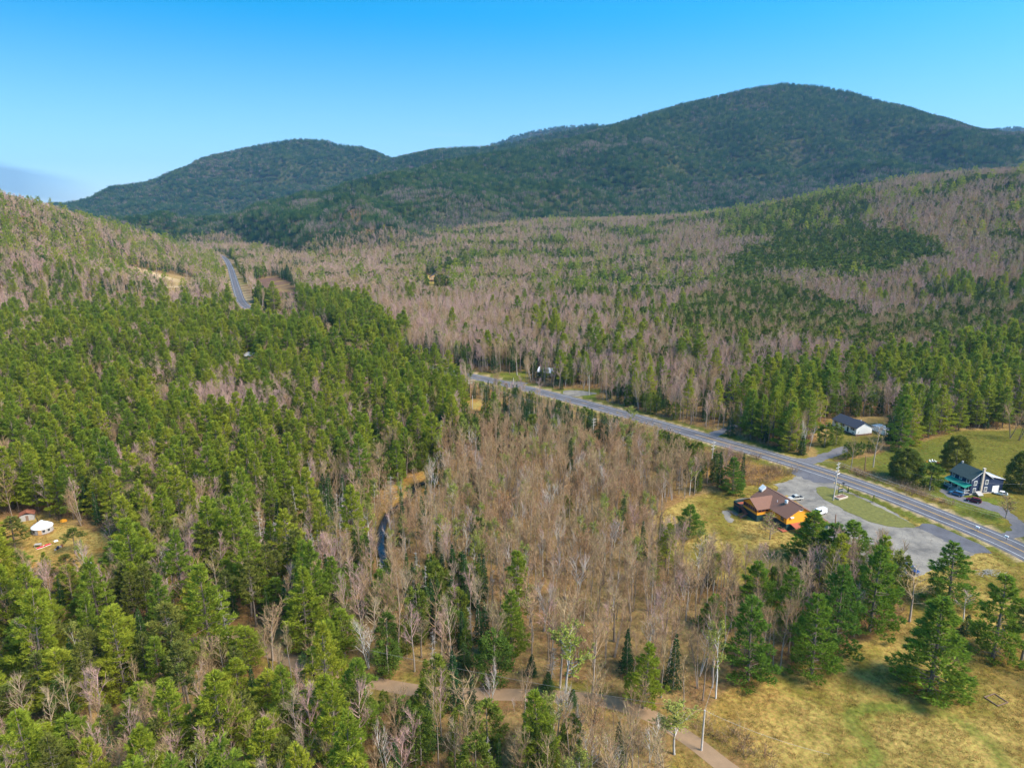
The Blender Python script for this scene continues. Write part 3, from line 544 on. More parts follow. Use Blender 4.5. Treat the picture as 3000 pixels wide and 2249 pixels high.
# ------------------------------------------------------------------ the forest: what grows where
SPEC = ['wp', 'rp', 'sp', 'ce', 'ba', 'br', 'bg', 'bi', 'bu', 'de']
KIND = dict(wp='white_pine', rp='red_pine', sp='spruce_tree', ce='cedar_tree', ba='bare_tree', br='bare_tree', bg='bare_tree', bi='birch_tree', bu='budding_tree', de='dead_tree')
HT = dict(wp=(13.5, 25), rp=(13, 18), sp=(7, 15), ce=(7, 14), ba=(10.5, 16), br=(9, 13.5), bg=(10.5, 16.5), bi=(10, 15), bu=(9, 14), de=(8, 14))
def mix(**k): return [k.get(s, 0.0) for s in SPEC]
ZONES = [
    (P((600, 522), (640, 532), (720, 522), (860, 494), (1000, 474), (1250, 467), (1560, 458), (1640, 402), (1790, 388), (2300, 352), (2300, 200), (600, 200)), mix(sp=.80, wp=.06, bg=.14), .97),   # canopy outline, species, how thickly
    (P((640, 1050), (740, 1030), (800, 1100), (800, 1200), (750, 1290), (690, 1220)), mix(de=.42, ba=.32, bg=.1, wp=.06, sp=.1), .8),
    (P((395, 840), (500, 800), (620, 880), (600, 910), (480, 905), (400, 870)), mix(bg=.78, wp=.1, ce=.07, bi=.05), .9),
    (P((560, 1310), (700, 1330), (860, 1420), (880, 1500), (780, 1560), (650, 1480), (560, 1400)), mix(wp=.16, ba=.36, sp=.16, ce=.18, bi=.06, bu=.02, de=.06), .75),
    (P((140, 1290), (420, 1330), (480, 1450), (380, 1560), (200, 1500)), mix(wp=.5, rp=.24, ba=.14, sp=.08, ce=.04), .8),
    (P((820, 880), (930, 930), (935, 1000), (800, 1020), (760, 960)), mix(sp=.3, ce=.3, wp=.18, de=.12, ba=.1), .85),
    (P((840, 760), (1010, 800), (1000, 880), (930, 880), (860, 800)), mix(wp=.74, sp=.16, ba=.1), .9),
    (P((-200, 660), (130, 690), (330, 700), (500, 655), (570, 690), (560, 790), (420, 840), (200, 770), (-200, 740)), mix(wp=.42, bg=.36, rp=.08, sp=.07, ce=.05, bu=.02), .95),
    (P((-200, 660), (130, 690), (330, 700), (500, 655), (620, 690), (760, 760), (870, 790), (960, 860), (990, 900), (930, 960), (860, 1000), (760, 1010), (680, 1030), (640, 1090), (680, 1200), (700, 1300), (800, 1400), (780, 1500), (760, 1800), (-200, 1800)), mix(wp=.47, rp=.13, sp=.06, ba=.12, bg=.16, bu=.03, ce=.03), .93),
    (P((-200, 420), (0, 425), (250, 470), (480, 560), (500, 660), (330, 700), (130, 690), (-200, 660)), mix(bg=.47, ba=.13, wp=.17, sp=.13, ce=.06, bu=.04), .95),
    (P((820, 1160), (1000, 1195), (1110, 1200), (1115, 1330), (1060, 1460), (930, 1500), (850, 1440), (800, 1300)), mix(sp=.36, ce=.3, ba=.22, bg=.06, de=.06), .9),
    (P((1000, 812), (1130, 846), (1345, 895), (1300, 930), (1080, 905), (1000, 872)), mix(sp=.72, ba=.2, de=.04, ce=.04), .95),
    (P((900, 960), (960, 930), (1080, 895), (1330, 900), (1500, 980), (1565, 1055), (1480, 1090), (1400, 1120), (1300, 1180), (1100, 1170), (900, 1140), (780, 1090), (820, 1020)), mix(br=.44, ba=.36, bi=.06, bu=.06, sp=.05, de=.02, ce=.01), .80),
    (P((1100, 1165), (1300, 1175), (1400, 1120), (1560, 1180), (1700, 1230), (1700, 1300), (1600, 1470), (1500, 1540), (1300, 1500), (1080, 1480), (1060, 1400)), mix(ba=.70, br=.1, bi=.08, bu=.03, sp=.03, wp=.02, bg=.04), .66),
    (P((760, 1470), (1100, 1480), (1500, 1530), (1580, 1660), (1580, 1800), (760, 1800)), mix(ba=.50, bg=.1, ce=.13, sp=.08, bi=.08, wp=.03, bu=.05, de=.03), .72),
    (P((1560, 860), (1700, 800), (1810, 830), (1810, 940), (1700, 965), (1580, 935)), mix(wp=.82, sp=.08, ba=.1), .9),
    (P((1830, 800), (2000, 765), (2300, 740), (2300, 920), (2050, 905), (1880, 890)), mix(wp=.62, bg=.26, bu=.05, sp=.07), .92),
    (P((1565, 560), (1700, 505), (1850, 495), (2000, 505), (2060, 545), (1900, 600), (1700, 592), (1580, 600)), mix(ce=.95, ba=.05), .95),
    (P((1560, 480), (1680, 440), (1860, 410), (1890, 425), (1760, 470), (1700, 500), (1580, 520)), mix(ce=.8, wp=.1, ba=.1), .95),
    (P((1440, 690), (1600, 580), (1760, 640), (1900, 690), (2300, 630), (2300, 725), (1900, 765), (1700, 740), (1500, 750)), mix(ce=.72, ba=.22, bu=.06), .95),
    (P((615, 640), (760, 650), (870, 720), (860, 790), (740, 735)), mix(wp=.72, ba=.18, sp=.1), .95),
    (P((600, 560), (640, 520), (640, 600), (600, 610)), mix(sp=.6, ba=.4), .9),
    (P((1000, 805), (1340, 880), (1560, 935), (1720, 960), (1760, 900), (2060, 900), (2300, 930), (2300, 720), (1700, 750), (1400, 700), (1000, 730)), mix(bg=.44, ba=.23, sp=.12, ce=.08, wp=.05, bu=.08), .92),
]
MID = mix(bg=.50, ba=.34, bi=.03, bu=.07, ce=.035, sp=.035, wp=.02); MIDC = mix(bg=.07, ba=.05, ce=.48, sp=.26, wp=.14)
HAND = []    # trees one can point to: species, foot and top as seen, crown width in metres or None
def hand(sp, pts): HAND.extend((sp, *p) for p in pts)
hand('wp', [(2191, 1997, 1755, 8.5), (2376, 1979, 1747, 8.5), (2443, 1908, 1653, 9), (2307, 1867, 1664, 7), (2210, 1795, 1643, 8), (2090, 1845, 1742, 6), (2724, 2026, 1757, 11), (2908, 1930, 1684, 9), (2778, 1778, 1597, 9.5), (2547, 1850, 1596, 9.5),
    (2372, 1650, 1498, 10), (2434, 1668, 1534, 10), (2490, 1690, 1526, 11), (2018, 1568, 1480, 7), (2146, 1446, 1340, 7), (2632, 1317, 1155, 7.5), (2194, 1262, 1160, 8), (2307, 1308, 1177, 10), (1883, 2076, 1885, 7),
    (1249, 2132, 1991, 5.5), (1010, 1932, 1784, 8), (1497, 1934, 1731, 6.5), (1120, 1800, 1668, 7), (988, 1820, 1630, 8), (970, 1964, 1820, 8), (727, 1962, 1841, 7), (789, 2098, 1961, 8), (662, 2078, 1971, 6.5), (681, 2174, 2029, 7.5), (930, 2163, 2000, 8), (800, 2230, 2094, 7.5), (702, 2057, 1928, 6.5), (587, 1836, 1672, 8), (677, 1760, 1636, 7.5), (811, 1802, 1693, 7.5),
    (362, 1977, 1773, 10), (210, 2100, 1903, 10), (430, 2153, 2004, 9), (83, 1959, 1809, 9), (159, 1927, 1831, 8), (213, 1757, 1657, 8), (40, 1833, 1711, 8), (141, 1833, 1755, 7), (231, 1844, 1758, 8), (15, 2031, 1925, 8), (72, 2230, 2084, 8), (155, 2266, 2127, 8), (217, 2246, 2094, 8), (480, 1890, 1690, 7), (60, 1700, 1610, 7), (340, 1700, 1585, 8), (350, 1560, 1445, 7), (290, 1510, 1400, 7.5), (420, 1690, 1530, 7)])
hand('rp', [(2991, 1940, 1758, 6), (525, 1995, 1770, 7), (296, 2013, 1849, 6), (376, 1760, 1679, 6), (45, 2130, 2010, 7), (440, 2249, 2150, 6), (45, 1612, 1515, 8), (222, 1624, 1550, 8), (200, 1692, 1625, 7)])
hand('ce', [(2650, 1405, 1315, 10), (2722, 1430, 1353, 7), (2799, 1378, 1279, 9.5), (2987, 1437, 1326, 9), (2415, 1309, 1236, 6), (2448, 1304, 1240, 5), (1448, 2010, 1852, 7), (1430, 2195, 2058, 6), (1336, 1882, 1787, 6), (1137, 1977, 1874, 6), (1750, 1280, 1259, 4), (1882, 1280, 1262, 4.5), (1976, 1318, 1288, 5), (2032, 1335, 1305, 4), (1335, 2249, 2205, 5)])
hand('sp', [(2348, 1332, 1277, 4), (2827, 1862, 1800, 4.5), (1774, 1450, 1418, 3), (1282, 1350, 1314, 3), (1555, 1985, 1915, 4), (1605, 2030, 1965, 4), (1675, 2070, 2015, 4), (1360, 1960, 1880, 4), (1420, 1240, 1208, 3)])
hand('bi', [(1083, 2132, 1997, 5), (2357, 1318, 1238, 4), (2370, 1316, 1242, 4), (2045, 1700, 1600, 5), (1640, 1500, 1415, 5), (1610, 1530, 1430, 6), (1700, 1530, 1445, 3), (1400, 1440, 1322, 4), (2820, 1826, 1735, 4), (1900, 2235, 2090, 5), (1735, 2290, 2165, 5), (1365, 2249, 2170, 3), (2005, 1760, 1650, 6)])
hand('bu', [(1825, 1345, 1251, 6), (1975, 2212, 2072, 7), (1655, 2060, 1858, 8), (2096, 2052, 1847, 5), (640, 1560, 1470, 8), (1845, 1245, 1195, 5), (1612, 1470, 1392, 4)])
hand('ba', [(1361, 2158, 1975, 8), (1137, 1887, 1784, 9), (1235, 1927, 1823, 5), (1332, 2006, 1888, 4.5), (800, 1934, 1791, 9), (605, 2049, 1878, 5), (2493, 1377, 1277, 5), (2558, 1369, 1249, 8), (2663, 1825, 1690, 9), (2043, 2020, 1856, 5), (2030, 1235, 1165, 6), (1710, 1142, 1090, 6), (1515, 1100, 1030, 9), (2960, 1285, 1190, 8), (2985, 1290, 1190, 8), (1640, 2020, 1780, 7), (1735, 2050, 1830, 6), (1560, 1880, 1745, 7), (1690, 1880, 1740, 7), (1800, 1880, 1740, 7), (2900, 1200, 1130, 6), (2640, 1290, 1200, 6), (290, 2200, 2100, 6), (2255, 1583, 1512, 9), (2946, 1517, 1457, 9)])
hand('de', [(1435, 2262, 2154, 1.6), (1615, 1992, 1896, 3), (673, 1902, 1730, 4), (770, 1640, 1500, 5), (815, 1660, 1520, 5), (860, 1640, 1510, 4), (1145, 1490, 1390, 6), (1255, 1250, 1150, 3), (1290, 1270, 1190, 3), (905, 1640, 1530, 4), (720, 1610, 1480, 4)])

def zone_of(x, y, z, htest=9.0):
    q = 10 + y * .012; x = x + (fbm(x / 22, y / 22, 201, 3) - .5) * 2.6 * q + (RG.random(x.shape) - .5) * q * .8; y = y + (fbm(x / 22, y / 22, 202, 3) - .5) * 3.4 * q
    px, py = proj(x, y, z + htest); zi = np.full(x.shape, -1)
    for k in range(len(ZONES) - 1, -1, -1): zi[inpoly(px, py, ZONES[k][0])] = k
    return zi
def cleared(x, y, z):
    px, py = proj(x, y, z); m = np.zeros(x.shape, bool)
    for k, pl in CLEAR.items(): m |= inpoly(px, py, pl)
    dr, _ = pdist(x, y, ROAD[::2]); m |= (dr < 10.5) & (y < 620); m |= (dr < 14)  & (y >= 620)
    dd, _ = pdist(x, y, DIRT[::2]); m |= dd < 3.6
    ds, _ = pdist(x, y, STREAM[::2]); m |= (ds < 1.8) | ((ds < 5) & (np.hypot(x - SB[0], y - SB[1]) < 20))
    return m
def grid(y0, y1, s, rg):
    out = []; y = y0
    while y < y1:
        wdt = (1.02 if y < 1500 else .84) * y / ct + 25; x = np.arange(-wdt, wdt, s); out.append(np.stack([x, np.full(x.shape, y)], 1)); y += s
    p = np.concatenate(out); return p + rg.uniform(-.46, .46, p.shape) * s
TREES = dict((s, []) for s in SPEC)          # rows: x y z height width-factor rotation hand-flag
hx = []
for sp, bx, by, ty, wd in HAND:
    x, y, z = GT(bx, by); zs = np.linspace(1, 40, 400); _, py = proj(x, np.full(400, y), z + zs); h = float(zs[int(np.argmin(np.abs(py - ty)))])
    lo, hi = HT[sp]; h = min(max(h, 2.0), hi * 1.45)
    TREES[sp].append((x, y, z - .1, h, wd or 0, random.uniform(0, 6.28), 1)); hx.append((x, y, .33 * (wd or 5)))
hx = np.array(hx)
# the photograph looks over low growth at these: nearer trees are short or missing along those sight lines (left px, right px, foot of what is seen, share kept open)
_rp = np.array([proj(a, b, 0) for a, b in ROAD]); VIEW = []
for (a, b), (c, d) in zip(_rp[:-1], _rp[1:]):
    if max(b, d) > 760 and (min(a, c) > 1170 or max(a, c) < 735): VIEW.append((min(a, c) - 4, max(a, c) + 4, max(b, d) + (7 if b > 1000 else 3), .9 if a < 800 or a > 1600 else .3))
for a, b in [proj(a, b, 0) for a, b in DIRT[::2]]: VIEW.append((a - 22, a + 22, b + 9, .3 if a > 1050 else .18))
VIEW += [(2150, 2390, 1600, 1), (2425, 2580, 1292, 1), (62, 172, 1572, 1), (90, 190, 1616, 1), (0, 345, 1655, .75), (1580, 1615, 1090, .55), (1250, 1312, 842, 1), (2116, 2150, 1184, .9), (1366, 1392, 1200, .9), (1725, 1750, 1262, .9), (1020, 1040, 1120, .8), (340, 590, 858, .7), (715, 880, 905, .75), (1020, 1140, 1560, .3), (1380, 1480, 1210, .6), (1400, 1540, 1122, .8), (1640, 1750, 1160, .8), (716, 748, 1050, 1), (1190, 1280, 1430, .6)]
def open_sight(x, y, z):
    px, py = proj(x, y, z); cap = np.full(x.shape, 99.0); dist = np.hypot(x, y); mpp = dist / 2000.0
    for a, b, f, sh in VIEW:
        m = (px > a - 2.2 / mpp) & (px < b + 2.2 / mpp) & (py > f) & (RG.random(x.shape) < sh)
        if m.any():
            dep = math.tan(TH + math.atan((f - 1124.5) / 2000.0))
            cap[m] = np.minimum(cap[m], H - dep * y[m] / 1.0 - z[m])
    return cap
MT = []                                       # mountain clumps: x y z scale kind
for y0, y1, s in ((70, 300, 3.35), (300, 520, 3.9), (520, 900, 5.6), (900, 2300, 7.3)):
    p = grid(y0, y1, s, RG); x, y = p[:, 0], p[:, 1]; z, mt = hgt(x, y, True)
    keep = ~cleared(x, y, z) & ~(mt & (y > 1500))
    for ax, ay, r in hx: keep &= (np.abs(x - ax) > r + 1.2) | (np.abs(y - ay) > r + 1.2)
    x, y, z = x[keep], y[keep], z[keep]; zi = zone_of(x, y, z); cl = fbm(x / 90 + 3, y / 62, 91, 3); c2 = fbm(x / 26, y / 26, 12, 2)
    pr = np.zeros((len(x), 10)); den = np.full(len(x), .95)
    for k in range(len(ZONES)): pr[zi == k] = ZONES[k][1]; den[zi == k] = ZONES[k][2]
    w = np.clip((cl - .545) * 14, 0, 1)[:, None]; un = zi < 0
    pr[un] = (np.array(MID)[None] * (1 - w) + np.array(MIDC)[None] * w)[un]
    # clumps of a kind: lean every kind's chance by its own patch noise
    for k in range(10): pr[:, k] *= .35 + 1.9 * np.clip((vn(x / 17 + k * 9.1, y / 17, 60 + k) - .22) * 1.9, 0, 1)
    pr /= pr.sum(1, keepdims=True)
    u = RG.random(len(x)); sidx = (pr.cumsum(1) < u[:, None]).sum(1).clip(0, 9)
    big = np.isin(sidx, (0, 1)); dens = den * np.where(big, .62, 1.0) * np.where((zi < 0) & (y < 520), .9, 1)
    ok = RG.random(len(x)) < dens
    hcap = open_sight(x, y, z); ok &= hcap > 2.2
    for k, sp in enumerate(SPEC):
        m = ok & (sidx == k)
        if not m.any(): continue
        n = m.sum(); lo, hi = HT[sp]; h = lo + (hi - lo) * RG.beta(2.2, 1.8, n) * (1.0 if sp in ('wp', 'rp') else 1) 
        h *= np.where(y[m] > 420, 1.34 if sp in ('ce', 'sp') else 1.2, 1.0); h = np.minimum(h, hcap[m])
        TREES[sp].append(np.column_stack([x[m], y[m], z[m] - .15, h, np.zeros(n), RG.uniform(0, 6.28, n), np.zeros(n)]))
TREES = {s: np.concatenate([np.atleast_2d(np.array(r, float)) for r in v]) if v else np.zeros((0, 7)) for s, v in TREES.items()}
# thin the pines so that crowns do not merge: nearest neighbour at 4 m
for s in ('wp',):
    T = TREES[s]; T = T[np.argsort(-T[:, 6] * 100 - T[:, 3])]; cell = {}; keepi = []
    for i_, r in enumerate(T):
        kx, ky = int(r[0] // 5.6), int(r[1] // 5.6)
        if r[6] == 0 and any((c - r[0]) ** 2 + (d - r[1]) ** 2 < (4.7 + 1.2 * (r[1] < 270)) ** 2 for a in (-1, 0, 1) for b_ in (-1, 0, 1) for c, d in cell.get((kx + a, ky + b_), ())): continue
        cell.setdefault((kx, ky), []).append((r[0], r[1])); keepi.append(i_)
    TREES[s] = T[keepi]

FORMS = {}
def forms(sp, hi, lo): FORMS[sp] = (hi, lo)
CM = dict(cr=['cr', 'bark'], fp=['fp', 'pbark'], wp=['wp', 'pbark'], rp=['rp', 'pbark'], sp=['sp', 'bark'], ce=['ce', 'bark'], ba=['twig', 'twig', 'bud'], br=['twig', 'twig', 'budred'], bg=['twigg', 'twigg', 'bud'], bi=['twigg', 'wbark', 'bud'], bu=['twig', 'wbark', 'bud'], de=['dead', 'dead'])
TM = dict(cr='bark', fp='pbark', wp='pbark', rp='pbark', sp='bark', ce='bark', ba='bark', br='bark', bg='bark', bi='wbark', bu='wbark', de='dead')
CM['or'] = ['twig', 'bark', 'bud']; TM['or'] = 'bark'
def form_list(f, n, *a): return [f(k, *a) for k in range(n)]
forms('wp', [(22., pine(100 + k, 22., [.16, .06, .26, .12, .2, .05, .22, .14][k], [5.4, 6.0, 4.7, 5.8, 5.0, 6.3, 5.3, 4.9][k])) for k in range(8)], [(22., pine(150 + k, 22., .25, 5.4, True)) for k in range(5)])
forms('fp', [(22., pine(170 + k, 22., [.06, .04, .08, .05][k], [5.6, 6.3, 5.9, 5.2][k])) for k in range(4)], [])
forms('rp', [(17., pine(200 + k, 17., [.45, .55, .35, .5][k], [3.0, 3.3, 3.4, 2.7][k], False, True)) for k in range(4)], [(17., pine(250 + k, 17., .45, 3.2, True, True)) for k in range(3)])
forms('sp', [(12., spruce(300 + k, 12., [1.8, 1.5, 2.2, 1.3, 1.9][k])) for k in range(5)], [(12., spruce(350 + k, 12., 2.3, True)) for k in range(4)])
forms('cr', [(13., cedar(480 + k, 13., 4.9, False, .25, 22000, 300, .22)) for k in range(3)], [])
forms('ce', [(11., cedar(400 + k, 11., [2.4, 1.9, 2.9, 2.2, 2.6][k])) for k in range(5)], [(11., cedar(450 + k, 11., 3.2, True)) for k in range(4)])
forms('ba', [(13., bare(500 + k, 13., [1.9, 2.6, 1.5, 3.2, 2.2, 1.8, 2.6][k], False, [.5, .38, .55, .3, .45, .5, .35][k], .05, .62, 13, [1, 1, 1, 1, 2, 1, 3][k])) for k in range(7)], [(13., bare(550 + k, 13., 3.6, True, .46, .15, 2.0)) for k in range(4)])
forms('or', [(7., bare(990 + k, 7., 5.5, False, .2, .1, 1.5, 18, 1, .03)) for k in range(2)], [])
forms('br', [(11., bare(600 + k, 11., [1.8, 2.3, 1.6, 2.1][k], False, .42, .5, .62, 12, [1, 2, 1, 1][k])) for k in range(4)], [(11., bare(650 + k, 11., 3.0, True, .42, .5, 1.8)) for k in range(3)])
forms('bg', [(13., bare(700 + k, 13., [2.3, 2.8, 1.8, 2.6, 2.2][k], False, .42, .03, .72)) for k in range(5)], [(13., bare(750 + k, 13., 3.9, True, [.5, .42, .55, .46, .5][k], .1, 2.1)) for k in range(5)])
forms('bi', [(13., bare(800 + k, 13., 2.1, False, .38, .06, .6, 10, [1, 3, 2, 2][k])) for k in range(4)], [(13., bare(850 + k, 13., 2.3, True, .4, 0, .7)) for k in range(3)])
forms('bu', [(12., bare(900 + k, 12., [2.3, 2.8, 2.0, 2.6][k], False, .38, 4.5, .9)) for k in range(4)], [(12., bare(950 + k, 12., 3.4, True, .42, 4, 1.4)) for k in range(3)])
forms('de', [(12., snag(1000 + k)) for k in range(4)], [(12., snag(1050 + k, 12., True)) for k in range(2)])

def joined(sp, tr, cr, name):
    a = Acc(); a.V = list(cr.V); a.F = list(cr.F); a.T = list(cr.T); a.mi = list(cr.mi); a.n = cr.n; nm_ = len(CM[sp])
    for V, F, T in zip(tr.V, tr.F, tr.T): a.V.append(V); a.F.append(F + cr.n); a.T.append(T); a.mi.append(np.full(len(F), nm_)); a.n += len(V)
    # each list keeps its own offset
    return a.mesh(name, [M[k] for k in CM[sp]] + [M[TM[sp]]])
def scatter(name, pts, rot, scl, idx, protos, label, cat):
    pc = bpy.data.collections.new(name + '_forms')
    for k, me in enumerate(protos):
        o = bpy.data.objects.new('%s_form_%02d' % (name, k), me); pc.objects.link(o)
    me = bpy.data.meshes.new(name); me.vertices.add(len(pts)); me.vertices.foreach_set('co', np.asarray(pts, np.float32).ravel())
    a = me.attributes.new('rot', 'FLOAT_VECTOR', 'POINT'); a.data.foreach_set('vector', np.column_stack([RG.normal(size=(len(pts), 2)) * .035, rot]).astype(np.float32).ravel())
    a = me.attributes.new('scl', 'FLOAT_VECTOR', 'POINT'); a.data.foreach_set('vector', np.asarray(scl, np.float32).ravel())
    a = me.attributes.new('idx', 'INT', 'POINT'); a.data.foreach_set('value', np.asarray(idx, np.int32))
    g = bpy.data.node_groups.new(name, 'GeometryNodeTree'); g.interface.new_socket('Geometry', in_out='INPUT', socket_type='NodeSocketGeometry'); g.interface.new_socket('Geometry', in_out='OUTPUT', socket_type='NodeSocketGeometry')
    gi = g.nodes.new('NodeGroupInput'); go = g.nodes.new('NodeGroupOutput'); ip = g.nodes.new('GeometryNodeInstanceOnPoints'); ci = g.nodes.new('GeometryNodeCollectionInfo')
    ci.inputs['Collection'].default_value = pc; ci.inputs['Separate Children'].default_value = True; ci.inputs['Reset Children'].default_value = True
    def na(n, ty): q = g.nodes.new('GeometryNodeInputNamedAttribute'); q.data_type = ty; q.inputs['Name'].default_value = n; return q.outputs[0]
    g.links.new(gi.outputs[0], ip.inputs['Points']); g.links.new(ci.outputs[0], ip.inputs['Instance']); ip.inputs['Pick Instance'].default_value = True
    g.links.new(na('idx', 'INT'), ip.inputs['Instance Index']); g.links.new(na('rot', 'FLOAT_VECTOR'), ip.inputs['Rotation']); g.links.new(na('scl', 'FLOAT_VECTOR'), ip.inputs['Scale'])
    g.links.new(ip.outputs[0], go.inputs[0])
    o = bpy.data.objects.new(name, me); C.objects.link(o); md = o.modifiers.new('spread', 'NODES'); md.node_group = g
    return tag(o, label, cat, kind='stuff')

# mountain forest: small clumps of spruce and bare wood
def clump(seed, n, bare_share, r=7.0):
    rg = np.random.default_rng(seed); a = Acc()
    for k in range(n):
        hh = rg.uniform(8, 14); px, py = rg.uniform(-r, r, 2)
        if rg.random() < bare_share:
            _, c = bare(seed * 31 + k, hh, 2.4, True, .4); sel = range(len(c.V)); m = 1
            off = 0
            for V, F, T in zip(c.V, c.F, c.T):
                a.add((V + np.array([px, py, 0]), F - off, T), 1); off += len(V)
        else:
            _, c = spruce(seed * 31 + k, hh, rg.uniform(2.0, 3.1), True, .05, True); a.add((c.V[0] + np.array([px, py, 0]), c.F[0], c.T[0] * .6 + .4 * rg.random()), 0)
    return a.mesh('mountain_clump', [M['mt'], M['mtwig']])
# what can be seen from about here: the highest sight line passed so far along each bearing
_azb = np.linspace(-.86, .86, 420); _rr = np.concatenate([np.arange(300, 1500, 25.), np.arange(1500, 7200, 30.)])
_A2, _R2 = np.meshgrid(_azb, _rr, indexing='ij'); _Z2 = hgt(np.sin(_A2) * _R2, np.cos(_A2) * _R2)
_E2 = np.maximum.accumulate((_Z2 - H) / _R2, 1)
def seen(x, y, z, top):
    r = np.hypot(x, y); a = np.arctan2(x, y); i = np.clip(((a + .86) / 1.72 * 419).round().astype(int), 0, 419); k = np.clip(np.searchsorted(_rr, r - 70), 0, len(_rr) - 1)
    return (z + top - H) / r >= _E2[i, k] - .003
for y0, y1, s in ((1450, 3500, 12.5), (3500, 5200, 17.0), (5200, 6900, 30.0)):
    p = grid(y0, y1, s, RG); x, y = p[:, 0], p[:, 1]; z, mt = hgt(x, y, True); k = (mt | (y > 2300)) & seen(x, y, z, 14); x, y, z = x[k], y[k], z[k]
    px, py = proj(x, y, z); n1_ = fbm(x / 260, y / 260, 101, 4); n2_ = vn(x / 60, y / 60, 102)
    bare_p = np.clip((n1_ - .58) * 7, 0, 1) * .6 + .05; bare_p += .10 * (z < 75) + .25 * inpoly(px, py, P((1000, 430), (1200, 420), (1900, 370), (2300, 350), (2300, 400), (1900, 420), (1500, 470), (1000, 460)))
    bare_p = np.where(y > 3000, .03 + bare_p * .25 + .15 * (z < 60), bare_p * .8)
    u = RG.random(len(x)); kind = np.where(u < bare_p * .45, 8 + RG.integers(0, 4, len(x)), np.where(u < bare_p * 1.9, 5 + RG.integers(0, 3, len(x)), RG.integers(0, 5, len(x))))
    MT.append(np.column_stack([x, y, z - .5, np.full(len(x), s / 12.5 if s < 30 else 1.8) * RG.uniform(.85, 1.15, len(x)), kind]))
MT = np.concatenate(MT)
scatter('mountain_forest', MT[:, :3], RG.uniform(0, 6.28, len(MT)), np.column_stack([MT[:, 3], MT[:, 3], MT[:, 3] * .5 + .5]), MT[:, 4], [clump(k, 15, [.0, .0, .05, .1, 0, .4, .4, .5, .9, .9, 1, 1][k]) for k in range(12)], 'dark spruce and bare woods covering the slopes of the far mountains', 'forest')

IND = []      # individual trees: object, kind, pixel of its middle, height
FULL = dict(wp='tall green white pines', rp='thin olive red pines', sp='dark pointed spruces', ce='olive cedars', ba='leafless trees', bi='white-stemmed birches', bu='trees in yellow-green bud', de='grey dead trees')
NAT = {}
groups = dict(white_pine=['wp'], red_pine=['rp'], spruce_tree=['sp'], cedar_tree=['ce'], bare_tree=['ba', 'br', 'bg'], birch_tree=['bi'], budding_tree=['bu'], dead_tree=['de'])
CATS = dict(white_pine='pine tree', red_pine='pine tree', spruce_tree='spruce', cedar_tree='cedar', bare_tree='bare tree', birch_tree='birch', budding_tree='tree', dead_tree='dead tree')
MASS = dict(white_pine=('white_pine_forest', 'mass of green white pines filling the valley woods'), red_pine=('red_pine_forest', 'scattered dull olive pines among the taller pines'), spruce_tree=('spruce_forest', 'dark pointed spruces scattered through the valley woods'), cedar_tree=('hemlock_forest', 'olive hemlock and cedar stands on the lower hillside'), bare_tree=('bare_forest', 'mass of leafless grey-brown woods covering the valley'), birch_tree=('birch_forest', 'white birch stems scattered through the bare woods'), budding_tree=('budding_forest', 'trees in pale yellow-green bud among bare woods'), dead_tree=('dead_forest', 'grey dead trunks standing among the swamp woods'))
